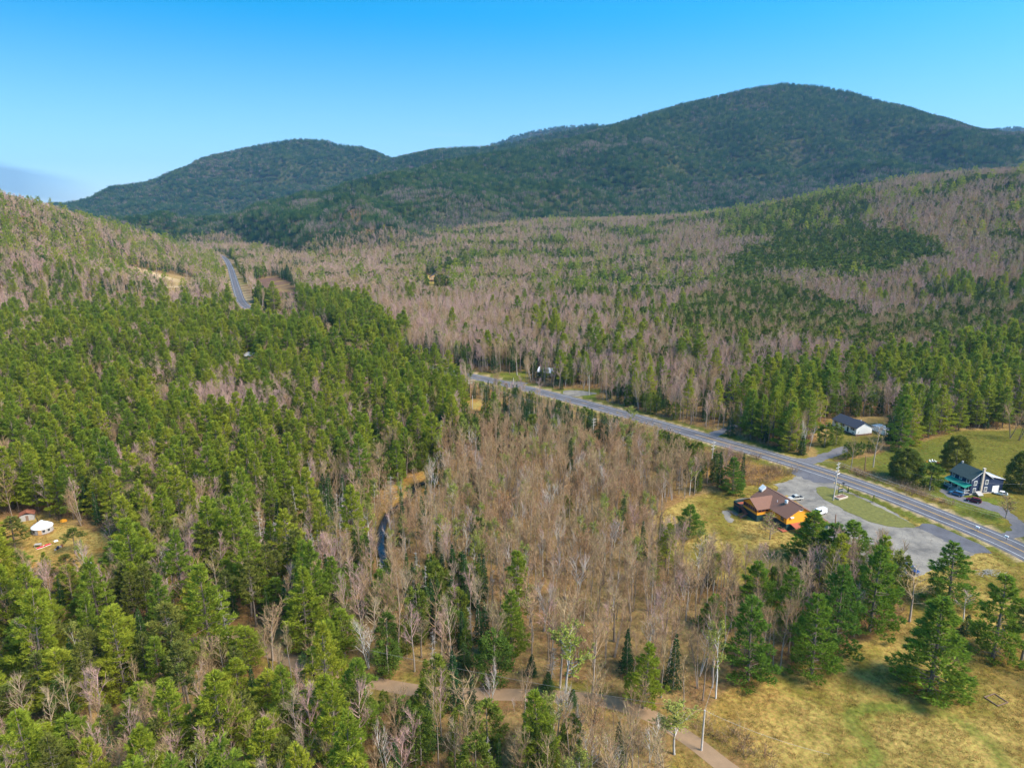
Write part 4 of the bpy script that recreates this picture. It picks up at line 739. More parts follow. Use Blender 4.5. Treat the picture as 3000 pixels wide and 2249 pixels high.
for kind, sps in groups.items():
    rows = np.concatenate([np.column_stack([TREES[s], np.full(len(TREES[s]), SPEC.index(s))]) for s in sps])
    d = np.hypot(np.hypot(rows[:, 0], rows[:, 1]), rows[:, 2] - H); px, py = proj(rows[:, 0], rows[:, 1], rows[:, 2] + rows[:, 3] * .55)
    inn = (px > -30) & (px < 3030) & (py < 2275); app = rows[:, 3] / d * 2000
    vis = np.ones(len(rows), bool); fm = rows[:, 1] > 700; vis[fm] = seen(rows[fm, 0], rows[fm, 1], rows[fm, 2], rows[fm, 3])
    rank = np.argsort(-(app * inn + 1e4 * (rows[:, 6] > 0)))
    ind = [q for q in rank[:300] if (inn[q] and app[q] > 36) or rows[q, 6]]
    im = np.zeros(len(rows), bool); im[ind] = True
    meshes = {}
    for s in sps + (['cr'] if kind == 'cedar_tree' else []) + (['fp'] if kind == 'white_pine' else []) + (['or'] if kind == 'bare_tree' else []):
        for k, (h0, (tr, cr)) in enumerate(FORMS[s][0]):
            cv = np.concatenate(cr.V); wn = 2 * np.percentile(np.hypot(cv[:, 0], cv[:, 1]), 93)
            meshes[s, k] = (tr.mesh('trunk', [M[TM[s]]]), cr.mesh('crown', [M[q] for q in CM[s]]), h0, wn)
    for q in ind:
        s = SPEC[int(rows[q, 7])]
        if s == 'ce' and rows[q, 4] > 8.5: s = 'cr'
        if s == 'ba' and rows[q, 4] >= 9 and rows[q, 3] < 9: s = 'or'
        if s == 'wp' and rows[q, 4] and px[q] > 2000: s = 'fp'
        k = random.randrange(len(FORMS[s][0])); tm, cm_, h0, wn = meshes[s, k]; f = rows[q, 3] / h0
        if s == 'bu' and rows[q, 6] == 0 and False: pass
        fx = rows[q, 4] * (1.3 if s == 'fp' else 1.12) / wn if rows[q, 4] else f * random.uniform(.88, 1.12)
        fx = min(max(fx, f * .6), f * 2.2)
        e = bpy.data.objects.new(kind, None); e.empty_display_size = .5; C.objects.link(e); e.location = rows[q, :3]; e.rotation_euler = (random.gauss(0, .02), random.gauss(0, .02), rows[q, 5]); e.scale = (fx, fx, f)
        for nm_, mm_ in (('trunk', tm), ('crown', cm_)):
            o = bpy.data.objects.new(nm_, mm_); C.objects.link(o); o.parent = e
        e['category'] = CATS[kind]; IND.append((e, kind, float(px[q]), float(py[q]), float(rows[q, 3])))
    r = rows[~im & vis]
    if len(r):
        protos = []; base = {}
        for s in sps:
            for lodi in (0, 1):
                base[s, lodi] = (len(protos), len(FORMS[s][lodi]), FORMS[s][lodi][0][0])
                for k, (h0, (tr, cr)) in enumerate(FORMS[s][lodi]): protos.append(joined(s, tr, cr, kind + '_form'))
        idx = np.zeros(len(r), int); sc_ = np.zeros((len(r), 3))
        for s in sps:
            for lodi in (0, 1):
                m = (r[:, 7] == SPEC.index(s)) & ((r[:, 1] > 780) == bool(lodi)); b0, n0, h0 = base[s, lodi]
                idx[m] = b0 + RG.integers(0, n0, m.sum()); f = r[m, 3] / h0; sc_[m, 2] = f; w_ = f * RG.uniform(.85, 1.2, m.sum()); sc_[m, 0] = w_; sc_[m, 1] = w_
        scatter(MASS[kind][0], r[:, :3], r[:, 5], sc_, idx, protos, MASS[kind][1], 'forest')

# undergrowth and long grass
def tuft(seed, n, ht, spread, wd, bend=.5):
    rg = np.random.default_rng(seed); a = Acc(); p = np.column_stack([rg.normal(size=(n, 2)) * spread * .4, np.zeros(n)]); d = np.column_stack([p[:, :2] / spread * 1.2 + rg.normal(size=(n, 2)) * bend, np.ones(n)])
    a.add(blades(rg, p, d, rg.uniform(.5, 1, n) * ht, wd)); return a
def bush(seed):
    rg = np.random.default_rng(seed); a = Acc(); n = 34; p = np.column_stack([rg.normal(size=(n, 2)) * .5, np.zeros(n)]); d = np.column_stack([p[:, :2] * .7 + rg.normal(size=(n, 2)) * .25, np.ones(n)]); ln = rg.uniform(.8, 2.3, n)
    a.add(blades(rg, p, d, ln, .05)); m = 150; i = rg.integers(0, n, m); u = rg.uniform(.3, 1, m); q = p[i] + unit(d[i]) * (ln[i] * u)[:, None]
    a.add(blades(rg, q, d[i] + rg.normal(size=(m, 3)) * .7, rg.uniform(.3, .7, m), .035)); return a
p = grid(72, 560, 2.6, RG); x, y = p[:, 0], p[:, 1]; z, mt = hgt(x, y, True); m = ~cleared(x, y, z)
px, py = proj(x, y, z)
brushy = inpoly(px, py, CLEAR['verge']) & (fbm(x / 9, y / 9, 8, 2) > .5) | inpoly(px, py, P((1490, 1540), (1600, 1590), (1700, 1660), (1560, 1700), (1450, 1560))) | inpoly(px, py, P((1790, 1012), (1850, 1010), (1930, 1035), (2060, 1090), (2010, 1112), (1840, 1046))) | inpoly(px, py, P((1900, 1240), (1960, 1250), (1960, 1350), (1880, 1370)))
dr, _ = pdist(x, y, ROAD[::2]); dd, _ = pdist(x, y, DIRT[::2]); near = (dr > 7.5) & (dd > 3.2)
m = (m | brushy) & near & (RG.random(len(x)) < np.where(brushy, .9, .62))
x, y, z = x[m], y[m], z[m]; n = len(x); s_ = RG.uniform(.5, 1.25, n) * np.where(brushy[m], 1.45, 1.0)
scatter('undergrowth', np.column_stack([x, y, z]), RG.uniform(0, 6.28, n), np.column_stack([s_, s_, s_]), RG.integers(0, 5, n), [bush(k).mesh('undergrowth', [M['brush']]) for k in range(5)], 'reddish brown brush and saplings on the woodland floor and verges', 'undergrowth')
p = grid(85, 300, 1.15, RG); x, y = p[:, 0], p[:, 1]; z = hgt(x, y); px, py = proj(x, y, z)
g_ = np.zeros(len(x), bool)
for k in ('field', 'edge', 'yurt', 'rest', 'verge', 'navy'): g_ |= inpoly(px, py, CLEAR[k])
isl = inpoly(x, y, [(v.co.x, v.co.y) for v in bpy.data.objects['grass_island'].data.vertices]); g_ |= isl; lawn_ = inpoly(px, py, CLEAR['navy']) | isl
lot = np.zeros(len(x), bool)
for o in list(bpy.data.objects):
    if o.name.split('.')[0] in ('parking_lot', 'driveway', 'lot_entrance', 'lot_exit', 'farmhouse_drive', 'yard_path'): lot |= inpoly(x, y, [(v.co.x, v.co.y) for v in o.data.vertices])
lot &= ~isl; rb = (90.5, 211.5); lot |= (np.hypot(x - rb[0], y - rb[1]) < 11) | (np.hypot(x - 172, y - 235) < 10)
TRK = smooth_line([G(a, b) for a, b in [(2960, 2260), (2890, 2170), (2790, 2100), (2700, 2075), (2600, 2065), (2535, 2070), (2498, 2095), (2500, 2130), (2540, 2170), (2570, 2215), (2530, 2260)]], 8)
dt, _ = pdist(x, y, TRK); dr, _ = pdist(x, y, ROAD[::2]); dd, _ = pdist(x, y, DIRT[::2])
m = g_ & ~lot & (dt > 1.4) & (dr > 9) & (dd > 3.0) & (RG.random(len(x)) < .35 + .6 * (fbm(x / 6, y / 6, 4, 2) > .48)); m &= ~lawn_ | (RG.random(len(x)) < .45); sl_ = np.where(lawn_[m], .55, 1.0); x, y, z = x[m], y[m], z[m]; n = len(x); s_ = RG.uniform(.6, 1.5, n) * sl_
scatter('dry_grass', np.column_stack([x, y, z]), RG.uniform(0, 6.28, n), np.column_stack([s_, s_, s_ * RG.uniform(.6, 1.1, n)]), RG.integers(0, 4, n), [tuft(k, 46, .5, .75, .05, .9).mesh('dry_grass', [M['grass']]) for k in range(4)], 'long dry tan grass in the fields and clearings', 'grass')

# ------------------------------------------------------------------ building and prop helpers
class MB:
    def __init__(s): s.V = []; s.F = []
    def poly(s, pts, faces): n = len(s.V); s.V += [tuple(p) for p in pts]; s.F += [[n + i for i in f] for f in faces]; return s
    def box(s, x0, x1, y0, y1, z0, z1):
        return s.poly([(x, y, z) for z in (z0, z1) for y in (y0, y1) for x in (x0, x1)], [(0, 2, 3, 1), (4, 5, 7, 6), (0, 1, 5, 4), (2, 6, 7, 3), (0, 4, 6, 2), (1, 3, 7, 5)])
    def slab(s, a, b, c, d, th):                # a roof plane given by its four upper corners
        lo = [(p[0], p[1], p[2] - th) for p in (a, b, c, d)]
        return s.poly([a, b, c, d] + lo, [(0, 1, 2, 3), (7, 6, 5, 4), (0, 4, 5, 1), (1, 5, 6, 2), (2, 6, 7, 3), (3, 7, 4, 0)])
    def prism(s, prof, y0, y1, ax='y'):         # an outline (x,z) swept along y, or (y,z) along x
        n = len(prof); f = (lambda p, q: (p[0], q, p[1])) if ax == 'y' else (lambda p, q: (q, p[0], p[1]))
        return s.poly([f(p, y0) for p in prof] + [f(p, y1) for p in prof], [tuple(range(n))[::-1], tuple(range(n, 2 * n))] + [(i, (i + 1) % n, n + (i + 1) % n, n + i) for i in range(n)])
    def bar(s, a, b, r, k=6, r2=None):
        a = Vector(a); b = Vector(b); d = (b - a).normalized(); u = d.orthogonal().normalized(); w = d.cross(u); r2 = r if r2 is None else r2
        A = [a + (u * math.cos(6.2832 * i / k) + w * math.sin(6.2832 * i / k)) * r for i in range(k)]; B = [b + (u * math.cos(6.2832 * i / k) + w * math.sin(6.2832 * i / k)) * r2 for i in range(k)]
        return s.poly(A + B, [tuple(range(k))[::-1], tuple(range(k, 2 * k))] + [(i, (i + 1) % k, k + (i + 1) % k, k + i) for i in range(k)])
    def loft(s, rings):
        n = len(rings[0]); b = len(s.V); s.V += [tuple(p) for r in rings for p in r]
        for j in range(len(rings) - 1):
            for i in range(n): s.F.append([b + j * n + i, b + j * n + (i + 1) % n, b + (j + 1) * n + (i + 1) % n, b + (j + 1) * n + i])
        s.F.append([b + i for i in range(n)][::-1]); s.F.append([b + (len(rings) - 1) * n + i for i in range(n)]); return s
    def build(s, name, m, parent=None, smooth=False):
        me = bpy.data.meshes.new(name); me.from_pydata(s.V, [], s.F); me.materials.append(m)
        import bmesh
        bm = bmesh.new(); bm.from_mesh(me); bmesh.ops.recalc_face_normals(bm, faces=bm.faces); bm.to_mesh(me); bm.free()
        if smooth:
            for p in me.polygons: p.use_smooth = True
        o = bpy.data.objects.new(name, me); C.objects.link(o); o.parent = parent; return o
def thing(name, label, cat, loc, rz=0, group=None):
    e = bpy.data.objects.new(name, None); e.empty_display_size = 1; C.objects.link(e); e.location = loc; e.rotation_euler = (0, 0, rz); return tag(e, label, cat, group)
B = lambda *a: MB().box(*a)
M['orange'] = principled('orange_painted_boards', (.80, .33, .02), .7, amount=.1, scale=1.5)
M['dgreen'] = principled('dark_green_boards', (.018, .05, .05), .7, amount=.25, scale=1.5)
M['brownroof'] = principled('brown_shingles', (.185, .092, .062), .9, amount=.25, scale=2.2)
M['redwood'] = principled('red_stained_wood', (.33, .085, .045), .8, amount=.25)
M['greywood'] = principled('weathered_planks', (.20, .13, .095), .9, amount=.3)
M['steel'] = principled('galvanised_metal', (.62, .63, .62), .35, metal=.6, amount=.1)
M['glass'] = principled('dark_window_glass', (.025, .03, .04), .08, spec=.6, amount=.2)
M['navy'] = principled('navy_clapboard', (.022, .038, .085), .7, amount=.15)
M['slate'] = principled('green_black_shingles', (.045, .065, .06), .9, amount=.3, scale=1.5)
M['greenroof'] = principled('green_metal_roof', (.035, .27, .17), .5, amount=.12)
M['beige'] = principled('beige_masonry', (.50, .42, .34), .9, amount=.15)
M['siding'] = principled('white_siding', (.80, .79, .77), .7, amount=.06)
M['darkroof'] = principled('dark_blue_grey_shingles', (.035, .04, .058), .9, amount=.2)
M['brick'] = principled('brown_base_course', (.19, .10, .075), .9, amount=.25)
M['canvas'] = principled('white_canvas', (.78, .80, .84), .8, amount=.06)
M['grey'] = principled('grey_weathered_boards', (.36, .34, .32), .9, amount=.25)
M['black'] = principled('black_rubber', (.015, .015, .016), .6, amount=.2)
M['red'] = principled('red_paint', (.62, .03, .035), .4, amount=.1)
M['timber'] = principled('honey_timber', (.50, .30, .13), .8, amount=.2)
M['pole'] = principled('grey_pole_wood', (.50, .44, .38), .9, amount=.2)
M['polebrown'] = principled('brown_pole_wood', (.30, .17, .10), .9, amount=.2)
M['porcelain'] = principled('pale_insulator', (.62, .62, .60), .3, amount=.05)
M['cabinred'] = principled('red_brown_logs', (.24, .085, .05), .85, amount=.25)
M['metalroof'] = principled('pale_metal_roof', (.60, .58, .60), .45, amount=.08)
def window(parent, ax, c, u0, u1, z0, z1, mframe, out, panes=2):
    """a framed window on the wall x = c (ax 'x') or y = c (ax 'y'); out is the outward sign"""
    a, b = sorted((c + out * .005, c + out * .08)); f = .16; m = MB()
    def bx(p, q, r, s, e0=a, e1=b): (m.box(e0, e1, p, q, r, s) if ax == 'x' else m.box(p, q, e0, e1, r, s))
    bx(u0 - f, u1 + f, z1, z1 + f); bx(u0 - f, u1 + f, z0 - f, z0); bx(u0 - f, u0, z0, z1); bx(u1, u1 + f, z0, z1)
    for k in range(1, panes): q = u0 + (u1 - u0) * k / panes; bx(q - .04, q + .04, z0, z1)
    w = m.build('window', mframe, parent); p0, p1 = sorted((c + out * .004, c + out * .035))
    for k in range(panes):
        q0 = u0 + (u1 - u0) * k / panes + .04; q1 = u0 + (u1 - u0) * (k + 1) / panes - .04
        (B(p0, p1, q0, q1, z0, z1) if ax == 'x' else B(q0, q1, p0, p1, z0, z1)).build('pane', M['glass'], w)
    return w
def gable_roof(w, l, ez, rz, oh=.5, th=.18, x0=0, y0=0, rx=None):
    rx = w / 2 if rx is None else rx; k0 = (rz - ez) / rx; k1 = (rz - ez) / (w - rx)
    return [MB().slab((x0 - oh, y0 - oh, ez - oh * k0 + th), (x0 + rx, y0 - oh, rz + th), (x0 + rx, y0 + l + oh, rz + th), (x0 - oh, y0 + l + oh, ez - oh * k0 + th), th),
            MB().slab((x0 + rx, y0 - oh, rz + th), (x0 + w + oh, y0 - oh, ez - oh * k1 + th), (x0 + w + oh, y0 + l + oh, ez - oh * k1 + th), (x0 + rx, y0 + l + oh, rz + th), th)]

# ------------------------------------------------------------------ orange restaurant
t = thing('restaurant', 'orange and dark green restaurant with brown gabled roof beside the parking lot', 'restaurant', (88.5, 202.5, 0), math.radians(17.5))
B(0, 10.6, 0, 17.5, -.3, 2.25).build('lower_wall', M['dgreen'], t)
MB().prism([(0, 2.25), (10.6, 2.25), (10.6, 4.6), (5.3, 7.5), (0, 4.6)], .0, 17.5).build('upper_wall', M['orange'], t)
for r in gable_roof(10.6, 17.5, 4.6, 7.5, .6): rf = r.build('roof', M['brownroof'], t)
B(5.2, 5.4, -.6, 18.1, 7.62, 7.74).build('ridge_cap', M['brownroof'], t)
MB().bar((3.6, 5.2, 6.4), (3.6, 5.2, 7.7), .55, 12).bar((3.6, 5.2, 7.7), (3.6, 5.2, 8.0), .68, 12, .5).build('roof_fan', M['steel'], t, True)
MB().bar((2.6, 8.2, 6.0), (2.6, 8.2, 6.8), .09, 8).build('vent_pipe', M['siding'], t)
MB().poly([(2.8, 16.6, 6.3), (4.4, 16.6, 7.3), (4.4, 18.5, 7.5), (2.8, 18.5, 6.5), (2.8, 16.6, 6.9), (4.4, 16.6, 8.1), (4.4, 18.5, 8.3), (2.8, 18.5, 7.1)], [(0, 1, 5, 4), (1, 2, 6, 5), (2, 3, 7, 6), (3, 0, 4, 7), (4, 5, 6, 7), (3, 2, 1, 0)]).build('vent_hood', M['porcelain'], t)
B(-4.8, -.01, 8.5, 16, -.3, 2.25).build('wing_base', M['dgreen'], t)
MB().prism([(8.5, 2.25), (16, 2.25), (16, 4.55), (12.25, 6.7), (8.5, 4.55)], -4.8, -.01, 'x').build('wing_wall', M['orange'], t)
th = .18
MB().slab((-5.4, 7.9, 4.45), (3.4, 7.9, 4.45), (3.4, 12.25, 6.9), (-5.4, 12.25, 6.9), th).build('wing_roof', M['brownroof'], t)
MB().slab((-5.4, 12.25, 6.9), (3.4, 12.25, 6.9), (3.4, 16.6, 4.45), (-5.4, 16.6, 4.45), th).build('wing_roof', M['brownroof'], t)
for k in range(6): window(t, 'x', -4.8, 8.9 + k * 1.16, 9.8 + k * 1.16, 3.25, 4.3, M['redwood'], -1, 1)
for k in range(3): window(t, 'y', 8.5, -4.4 + k * 1.4, -3.4 + k * 1.4, 3.4, 4.25, M['redwood'], -1, 1)
window(t, 'x', 0, 1.6, 2.6, 2.9, 4.0, M['dgreen'], -1, 1); window(t, 'y', 0, 4.8, 5.8, 6.3, 6.8, M['siding'], -1, 1)
B(1.2, 2.4, -.45, -.02, 4.2, 4.6).build('vent_box', M['siding'], t)  # white air-conditioner vent box at the gable eave, gives no light
dk = B(-6.3, -.05, 16.02, 19.3, 2.1, 2.3).build('deck', M['redwood'], t)
for a in ((-6.3, -6.2, 16.0, 19.3), (-6.3, 0, 19.25, 19.35), (-6.3, -5.9, 16.0, 16.06)): B(a[0], a[1], a[2] + .03, a[3], 2.32, 3.2).build('railing', M['dgreen'], dk)
B(-6.28, -6.2, 16.1, 19.2, -.2, 2.1).build('skirting', M['dgreen'], t); B(-6.2, -4.82, 16.03, 16.1, -.2, 2.1).build('skirting', M['dgreen'], t)
for k in range(8): B(-6.2, -5.0, 15.7 - k * .42, 16.0 - k * .42, 2.1 - k * .16, 2.2 - k * .16).build('step', M['redwood'], t)
for k in range(6): B(-6.6 - k * .34, -6.3 - k * .34, 11.9, 13.0, .85 - k * .15, .95 - k * .15).build('step', M['greywood'], t)
for (a, b) in (((-6.3, 16, 3.1), (-6.3, 12.6, 1.8)), ((-6.4, 11.85, 1.9), (-8.6, 11.85, .9)), ((-6.4, 13.05, 1.9), (-8.6, 13.05, .9))): MB().bar(a, b, .06).bar((b[0], b[1], 0), b, .05).bar((a[0], a[1], 0), a, .05).build('stair_rail', M['redwood'], t)
B(-1.9, -.05, -.9, 7.5, .2, .4).build('boardwalk', M['redwood'], t)
MB().slab((1.4, -3.6, 1.7), (5.2, -3.6, 1.7), (5.2, -.05, 2.3), (1.4, -.05, 2.3), .1).build('porch_roof', M['redwood'], t)
for q in (1.5, 5.1): MB().bar((q, -3.5, 0), (q, -3.5, 1.65), .08).build('porch_post', M['redwood'], t)
MB().slab((9.2, -3.2, 2.1), (14.6, -3.2, 2.1), (14.6, 2.6, 2.7), (9.2, 2.6, 2.7), .12).build('side_roof', M['brownroof'], t)
B(10.65, 14.2, -2.8, 2.4, -.1, 2.05).build('side_wall', M['dgreen'], t)
MB().slab((10.2, 11.5, 3.6), (12.6, 11.5, 3.2), (12.6, 17, 3.2), (10.2, 17, 3.6), .12).build('entry_roof', M['dgreen'], t)
for q in (11.6, 16.9): MB().bar((12.5, q, 0), (12.5, q, 3.1), .08).build('entry_post', M['dgreen'], t)
aw = thing('canopy_tent', 'grey-white awning beside the red porch at the restaurant gable', 'awning', (92.4, 200.2, 0), math.radians(17.5))
MB().slab((0, -3.0, 1.55), (3.2, -3.0, 1.75), (3.2, 0, 1.95), (0, 0, 1.75), .06).build('cover', M['steel'], aw)
for a, b, h in ((.1, -2.9, 1.5), (3.1, -2.9, 1.7), (.1, -.1, 1.7), (3.1, -.1, 1.9)): MB().bar((a, b, 0), (a, b, h), .04).build('leg', M['grey'], aw)
rp_ = thing('plank_pile', 'brown weathered planks piled beside the restaurant deck stairs', 'lumber pile', (*G(2152, 1504), 0), math.radians(110))
for k in range(6): B(-2.2 + .1 * k, 2.0 + .12 * k, -.9 + .3 * k, -.64 + .3 * k, .02, .16 + .04 * (k % 2)).build('plank', M['greywood'], rp_)

# ------------------------------------------------------------------ navy farmhouse
t = thing('farmhouse', 'navy blue two-storey farmhouse with green porch roof and white windows', 'house', (166.4, 231.0, 0), math.radians(12.5))
B(-.02, 8.62, -.02, 9.22, -.2, .5).build('foundation', M['beige'], t)
MB().prism([(0, .5), (8.6, .5), (8.6, 6.0), (4.3, 8.9), (0, 6.0)], 0, 9.2).build('wall', M['navy'], t)
for r in gable_roof(8.6, 9.2, 6.0, 8.9, .4, .16): r.build('roof', M['slate'], t)
for sx_ in (-1, 1):
    xe = 4.3 + sx_ * 4.72; MB().poly([(4.3, -.46, 8.9), (xe, -.46, 5.72), (xe, -.46, 5.9), (4.3, -.46, 9.07), (4.3, -.41, 8.9), (xe, -.41, 5.72), (xe, -.41, 5.9), (4.3, -.41, 9.07)], [(0, 1, 2, 3), (7, 6, 5, 4), (0, 4, 5, 1), (1, 5, 6, 2), (2, 6, 7, 3), (3, 7, 4, 0)]).build('barge_board', M['siding'], t)
B(8.63, 14.3, .0, 6.5, -.2, .3).build('foundation', M['beige'], t); MB().prism([(8.63, .3), (14.3, .3), (14.3, 4.9), (8.63, 6.3)], .03, 6.5).build('wing_wall', M['navy'], t)
MB().slab((8.7, -.3, 6.5), (14.7, -.3, 4.98), (14.7, 6.9, 4.98), (8.7, 6.9, 6.5), .14).build('wing_roof', M['metalroof'], t)
for u0 in (1.35, 6.3):
    window(t, 'y', 0, u0, u0 + .95, 3.75, 5.25, M['white'], -1); window(t, 'y', 0, u0 - .05, u0 + .9, 1.0, 2.5, M['white'], -1)
for v0, v1, z0, z1 in ((.9, 1.9, 4.3, 5.6), (4.2, 5.1, 4.6, 5.5), (7.3, 8.3, 4.3, 5.6)): window(t, 'x', 0, v0, v1, z0, z1, M['white'], -1)
window(t, 'x', 0, .8, 2.0, 1.6, 2.9, M['white'], -1); window(t, 'x', 0, 6.6, 7.8, 1.6, 2.9, M['white'], -1)
B(3.95, 4.75, -.62, -.02, -.1, 10.0).build('chimney', M['beige'], t); B(3.88, 4.82, -.7, .06, 10.0, 10.2).build('chimney_cap', M['beige'], t); B(4.0, 4.5, 8.6, 9.1, 8.7, 9.7).build('chimney', M['grey'], t)
B(9.7, 12.6, -.06, .02, .2, 2.75).build('garage_door', M['siding'], t)
pf = B(-2.4, -.04, 0, 9.2, .85, 1.0).build('porch_floor', M['grey'], t); B(-2.38, -.1, .05, 9.15, -.1, .84).build('porch_base', M['navy'], t)
MB().slab((-2.75, -.35, 3.25), (.0, -.35, 4.15), (.0, 9.5, 4.15), (-2.75, 9.5, 3.25), .1).build('porch_roof', M['greenroof'], t)
for v in (.12, 3.2, 5.9, 9.05): B(-2.33, -2.2, v - .07, v + .07, 1.0, 3.2).build('porch_post', M['white'], t)
for v0, v1 in ((.2, 3.1), (6.0, 8.95)): B(-2.31, -2.23, v0, v1, 1.85, 1.97).build('porch_rail', M['white'], t)
B(-2.2, -.1, .05, .14, 1.85, 1.97).build('porch_rail', M['white'], t)
for k in range(4): B(-2.75 - k * .3, -2.45 - k * .3, 3.5, 5.6, .66 - k * .2, .78 - k * .2).build('step', M['grey'], t)
for v in (3.4, 5.7): MB().bar((-2.3, v, 1.9), (-3.7, v, .95), .06).bar((-3.7, v, 0), (-3.7, v, 1.0), .07).build('stair_rail', M['white'], t)
B(-.06, .0, 4.1, 5.0, 1.0, 3.0).build('front_door', M['white'], t)

# ------------------------------------------------------------------ white ranch house, sheds behind it
t = thing('ranch_house', 'long white raised ranch house with dark roof at the wood edge', 'house', (157.9, 298.3, 0), math.radians(17))
B(-.01, 9.01, -.01, 15.01, -.2, .7).build('foundation', M['brick'], t)
MB().prism([(0, .7), (9, .7), (9, 3.8), (4.5, 6.0), (0, 3.8)], 0, 15).build('wall', M['siding'], t)
for r in gable_roof(9, 15, 3.8, 6.0, .4, .16): r.build('roof', M['darkroof'], t)
MB().bar((5.2, 3.2, 5.5), (5.2, 3.2, 6.5), .12, 8).build('vent_pipe', M['siding'], t)
B(9.02, 13, 8.5, 12.5, -.1, 3.0).build('rear_wall', M['siding'], t); MB().slab((8.6, 8.2, 4.3), (13.4, 8.2, 3.1), (13.4, 12.8, 3.1), (8.6, 12.8, 4.3), .15).build('rear_roof', M['darkroof'], t)
for v0, v1, z0, z1 in ((11.8, 13.4, 2.3, 3.4), (7.6, 9.4, 2.3, 3.5), (1.2, 3.2, 2.2, 3.4), (7.4, 9.4, .85, 1.5), (1.2, 2.4, .85, 1.4)): w_ = window(t, 'x', 0, v0, v1, z0, z1, M['white'], -1)
for v in (7.25, 9.55, .85, 3.35, 11.45, 13.55): B(-.05, -.01, v, v + .3, 2.2, 3.5).build('shutter', M['cabinred'], t)
B(-.07, -.01, 4.6, 5.6, .9, 3.0).build('front_door', M['dgreen'], t)
for k in range(3): B(-.6 - k * .35, -.25 - k * .35, 4.4, 5.8, .5 - k * .18, .62 - k * .18).build('step', M['greywood'], t)
for nm_, lb, (px, py), w, l, hh, m1_, m2_ in (('garden_shed', 'small white shed beside the gable of the white ranch house', (2572, 1262), 4.5, 4.0, 2.2, 'siding', 'metalroof'), ('camper_trailer', 'pale camper trailer half hidden by the big pine behind the ranch', (2598, 1272), 6.0, 3.0, 2.3, 'siding', 'grey')):
    x, y = G(px, py); q = thing(nm_, lb, 'shed' if 'shed' in nm_ else 'trailer', (x, y, 0), math.radians(20)); B(-w / 2, w / 2, -l / 2, l / 2, .3, hh).build('body', M[m1_], q)
    MB().prism([(-l / 2 - .15, hh), (l / 2 + .15, hh), (l / 2 - .2, hh + .5), (0, hh + .8), (-l / 2 + .2, hh + .5)], -w / 2 - .1, w / 2 + .1, 'x').build('roof', M[m2_], q); window(q, 'y', -l / 2, -.6, .6, 1.2, 1.9, M['grey'], -1); B(1.2, 2.0, -l / 2 - .05, -l / 2 - .005, .3, 2.0).build('door', M['grey'], q)
    for sx_ in (-1, 1): MB().bar((sx_ * w * .2, -l / 2 - .02, .3), (sx_ * w * .2, -l / 2 + .2, .3), .3, 12).build('wheel' if 'camper' in nm_ else 'skid', M['black'], q)

# ------------------------------------------------------------------ smaller houses in the woods
def cottage(name, label, p, rz, w, l, ez, rzh, mw, mr, windows=()):
    t = thing(name, label, 'house', p, rz); MB().prism([(-w / 2, -.4), (w / 2, -.4), (w / 2, ez), (0, rzh), (-w / 2, ez)], -l / 2, l / 2).build('wall', M[mw], t)
    for r in gable_roof(w, l, ez, rzh, .45, .15, -w / 2, -l / 2): r.build('roof', M[mr], t)
    for ax, c, u0, u1, z0, z1, o in windows: window(t, ax, c, u0, u1, z0, z1, M['white'], o)
    B(-.5, .4, -l / 2 - .06, -l / 2 - .005, 0, 2.0).build('door', M['grey'], t); B(w * .2, w * .2 + .6, l * .2, l * .2 + .6, rzh - .9, rzh + .7).build('chimney', M['brick'], t); return t
cottage('cabin', 'red-brown cabin with dark roof half hidden among the pines', GT(2133, 1182), math.radians(-38), 6, 8, 2.8, 4.8, 'cabinred', 'darkroof', [('y', -4, -2.2, -1.4, 1, 2, -1), ('y', -4, 1.2, 2, 1, 2, -1), ('x', -3, -2, -1, 1, 2, -1), ('x', -3, 1, 2, 1, 2, -1)])
cottage('white_roofed_house', 'house with a pale metal roof among bare trees above the highway', GT(1600, 1100), math.radians(62), 7, 9, 3.0, 5.2, 'grey', 'metalroof', [('x', -3.5, -3, -2, 1, 2.2, -1), ('y', -4.5, 1.4, 2.4, 1, 2.2, -1)])
cottage('hidden_house', 'grey roof showing through the pines beyond the dense pine wood', GT(731, 1052), math.radians(70), 8, 10, 3.0, 5.0, 'grey', 'metalroof', [])
x, y, z = GT(1283, 826)
t = thing('lodge', 'timber lodge with dark roof and porches above the small hillside lawn', 'house', (x, y, z), math.radians(8))
MB().prism([(-11, -1), (2, -1), (2, 6.5), (-4.5, 11), (-11, 6.5)], 0, 11).build('wall', M['timber'], t); B(2.02, 14, 1, 10, -1, 5).build('wing_wall', M['timber'], t)
for r in gable_roof(13, 11, 6.5, 11, .8, .25, -11, 0): r.build('roof', M['darkroof'], t)
for a in (MB().slab((1, .2, 5), (14.8, .2, 5), (14.8, 5.5, 9), (1, 5.5, 9), .25), MB().slab((1, 5.5, 9), (14.8, 5.5, 9), (14.8, 10.8, 5), (1, 10.8, 5), .25)): a.build('wing_roof', M['darkroof'], t)
for u in (-9.4, -6.2, -3, .1): window(t, 'y', 0, u, u + 1.6, 4.2, 6, M['siding'], -1); window(t, 'y', 0, u, u + 1.6, .8, 2.8, M['siding'], -1)
B(-11.5, 3, -3, -.05, 3.2, 3.5).build('balcony', M['timber'], t); B(-12, 14, -4, -.05, -.3, .1).build('deck', M['brick'], t)
for u in (-11.3, -6.6, -1.8, 2.8): B(u - .15, u + .15, -2.95, -2.65, .1, 3.2).build('post', M['timber'], t)

